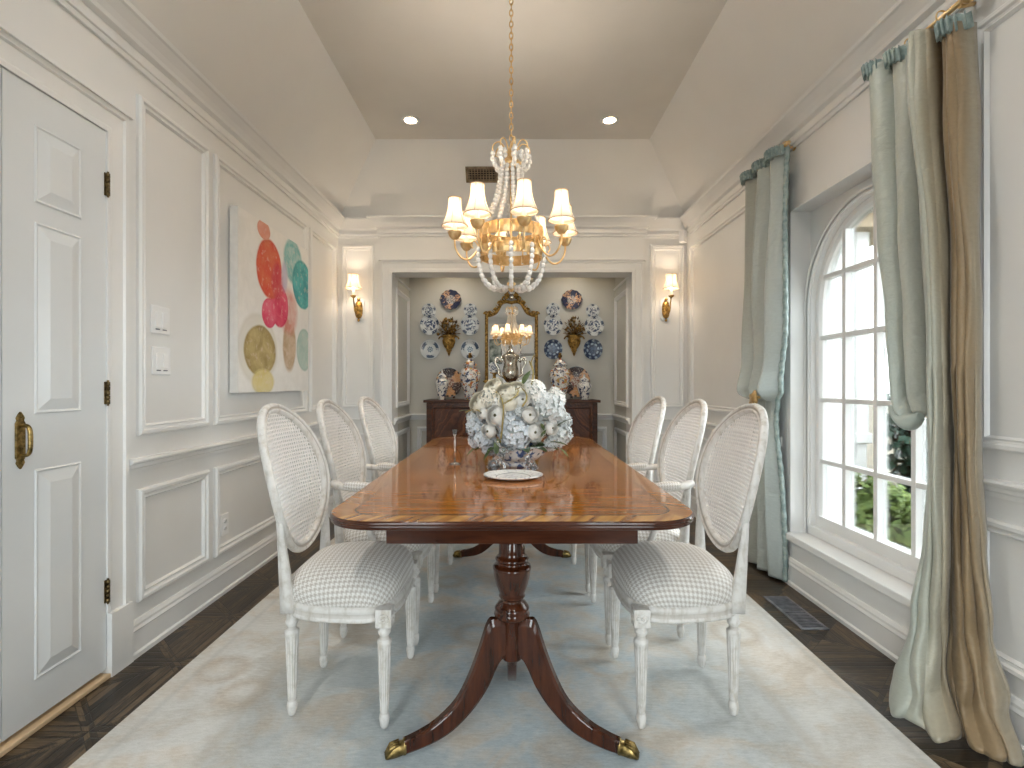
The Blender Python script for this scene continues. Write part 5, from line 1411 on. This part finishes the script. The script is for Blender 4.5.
# near curtain
nc = thing('curtain', 'near sage and taupe silk curtain puddling on the floor at right', 'curtain', (0, 0, 0))
def near_main(u, v):
    z = lerp(.0, 2.455, v)
    # u=0 window side, u=1 outer side; end points as (x, y)
    xa, ya, xb, yb = interp([(0.0, (1.335, 1.840, 1.590, 1.575)), (.12, (1.365, 1.842, 1.585, 1.66)), (.35, (1.42, 1.850, 1.585, 1.715)), (.60, (1.47, 1.855, 1.585, 1.735)), (.90, (1.50, 1.860, 1.585, 1.75)),
                             (1.30, (1.500, 1.870, 1.585, 1.752)), (2.46, (1.525, 1.965, 1.585, 1.765))], z)
    amp = interp([(0, .06), (.12, .07), (.6, .085), (1.1, .085), (2.46, .085)], z)
    n = 2.0; w = u + .04*math.sin(z*1.7)*math.sin(PI*u)
    f = tubes(w, n, .45) * (.85 + .15*math.cos(2*PI*(u-.2)))
    nx, ny = -(yb-ya), (xb-xa); l = math.hypot(nx, ny); nx, ny = nx/l, ny/l     # towards the room / camera
    s = 1 if nx < 0 else -1
    x = lerp(xa, xb, u) + s*nx*amp*f; y = lerp(ya, yb, u) + s*ny*amp*f
    fold = (.012*math.sin(11*u + 6*z) + .007*math.sin(19*u - 11*z)) * (1 if z < 1 else .4) + .007*math.sin(z*9 + u*5)
    fold += (.016 if z < 1.2 else .006)*abs(math.sin(PI*u*7 + .9*z + 1.2*math.sin(z*2.1)))
    x += s*nx*fold; y += s*ny*fold
    if z < .42:
        k2 = (1 - z/.42); x -= .010*math.sin(21*u + 17*z)*k2; y -= .011*math.sin(17*u - 22*z + 1)*k2
    if z < .25:                       # the hem breaks and spreads over the floor
        k = (1 - z/.25)**2
        x -= (.05 + .03*math.sin(7*u))*k*smooth01(u*1.2); y -= (.06 + .05*math.sin(5*u+1))*k*smooth01(u*1.6)
        z += .010*k + .02*k*abs(math.sin(9*u))*(.5+.5*math.sin(4*u+1))
    if z > 2: z -= .085*u*(z-2)/.455
    return (x, y, z + .004)
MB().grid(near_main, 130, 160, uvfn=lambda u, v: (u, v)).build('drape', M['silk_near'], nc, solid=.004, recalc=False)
def near_swag(u, v):
    z = lerp(1.045, 2.455, v)
    xa, ya, xb, yb = interp([(1.04, (1.50, 1.93, 1.53, 1.86)), (1.075, (1.475, 1.975, 1.53, 1.87)), (1.13, (1.475, 1.995, 1.53, 1.885)), (1.4, (1.485, 2.035, 1.535, 1.90)), (1.75, (1.50, 2.105, 1.54, 1.94)), (2.1, (1.515, 2.165, 1.55, 1.965)), (2.46, (1.525, 2.195, 1.555, 1.975))], z)
    amp = interp([(1.04, .015), (1.08, .055), (1.2, .065), (2.46, .055)], z)
    f = tubes(u, 2.0, .6)
    nx, ny = -(yb-ya), (xb-xa); l = math.hypot(nx, ny); s = 1 if nx < 0 else -1
    if nx/l*s > 0: s = -s
    x = lerp(xa, xb, u) - amp*f*.9; y = lerp(ya, yb, u) - amp*f*.12
    x += .006*math.sin(8*u + 4*z); y += .008*math.sin(z*4 + u*6)
    z2 = z - .05*math.exp(-((z-1.10)/.07)**2)*f*(1-u*.6)
    return (x, y, z2)
MB().grid(near_swag, 90, 120, uvfn=lambda u, v: (u, v)).build('swag', M['silk_swag'], nc, solid=.004, recalc=False)
m = MB(); L = []          # rolled lower lip of the tied-back swag
for k in range(15):
    f = k/14; c = Vector((lerp(1.455, 1.475, f), lerp(1.985, 1.875, f), 1.055 - .035*math.sin(PI*f) - .02*f)); r = .010 + .030*math.sin(PI*min(1, .08+f*.9))**.7
    L.append([c + Vector((r*math.cos(2*PI*j/16)*.9, r*.25*math.sin(2*PI*j/16), r*math.sin(2*PI*j/16)*.8)) for j in range(16)])
m.loft(L); m.build('swag_lip', M['silk_swag'], nc)
ruffle(nc, 1.745, 2.21, 28, 4, .085, .03); rings(nc, (1.87, 2.02, 2.17), -.024)

# ------------------------------------------------------------------ shared groups of the repeats
GROUPS = {'wall_plate': 'porcelain plates hung on the niche wall', 'recessed_light': 'recessed ceiling spotlights', 'wall_sconce': 'candle sconces on the back wall',
          'ginger_jar': 'lidded jars on the sideboard', 'charger': 'chargers standing on the sideboard', 'plate_stand': 'plate stands on the sideboard', 'crystal_hare': 'crystal figurines on the table',
          'light_switch': 'switch plates beside the door', 'framed_print': 'framed prints behind the camera', 'curtain': 'silk curtains at the arched window', 'curtain_rod': 'curtain rods over the window',
          'boxwood_shrub': 'boxwoods outside the window', 'wall_pocket': 'gilt wall pockets in the niche'}
for o in list(bpy.data.objects):
    k = o.name.split('.')[0]
    if o.parent is None and k in GROUPS and 'category' in o and 'group' not in o: o['group'] = GROUPS[k]
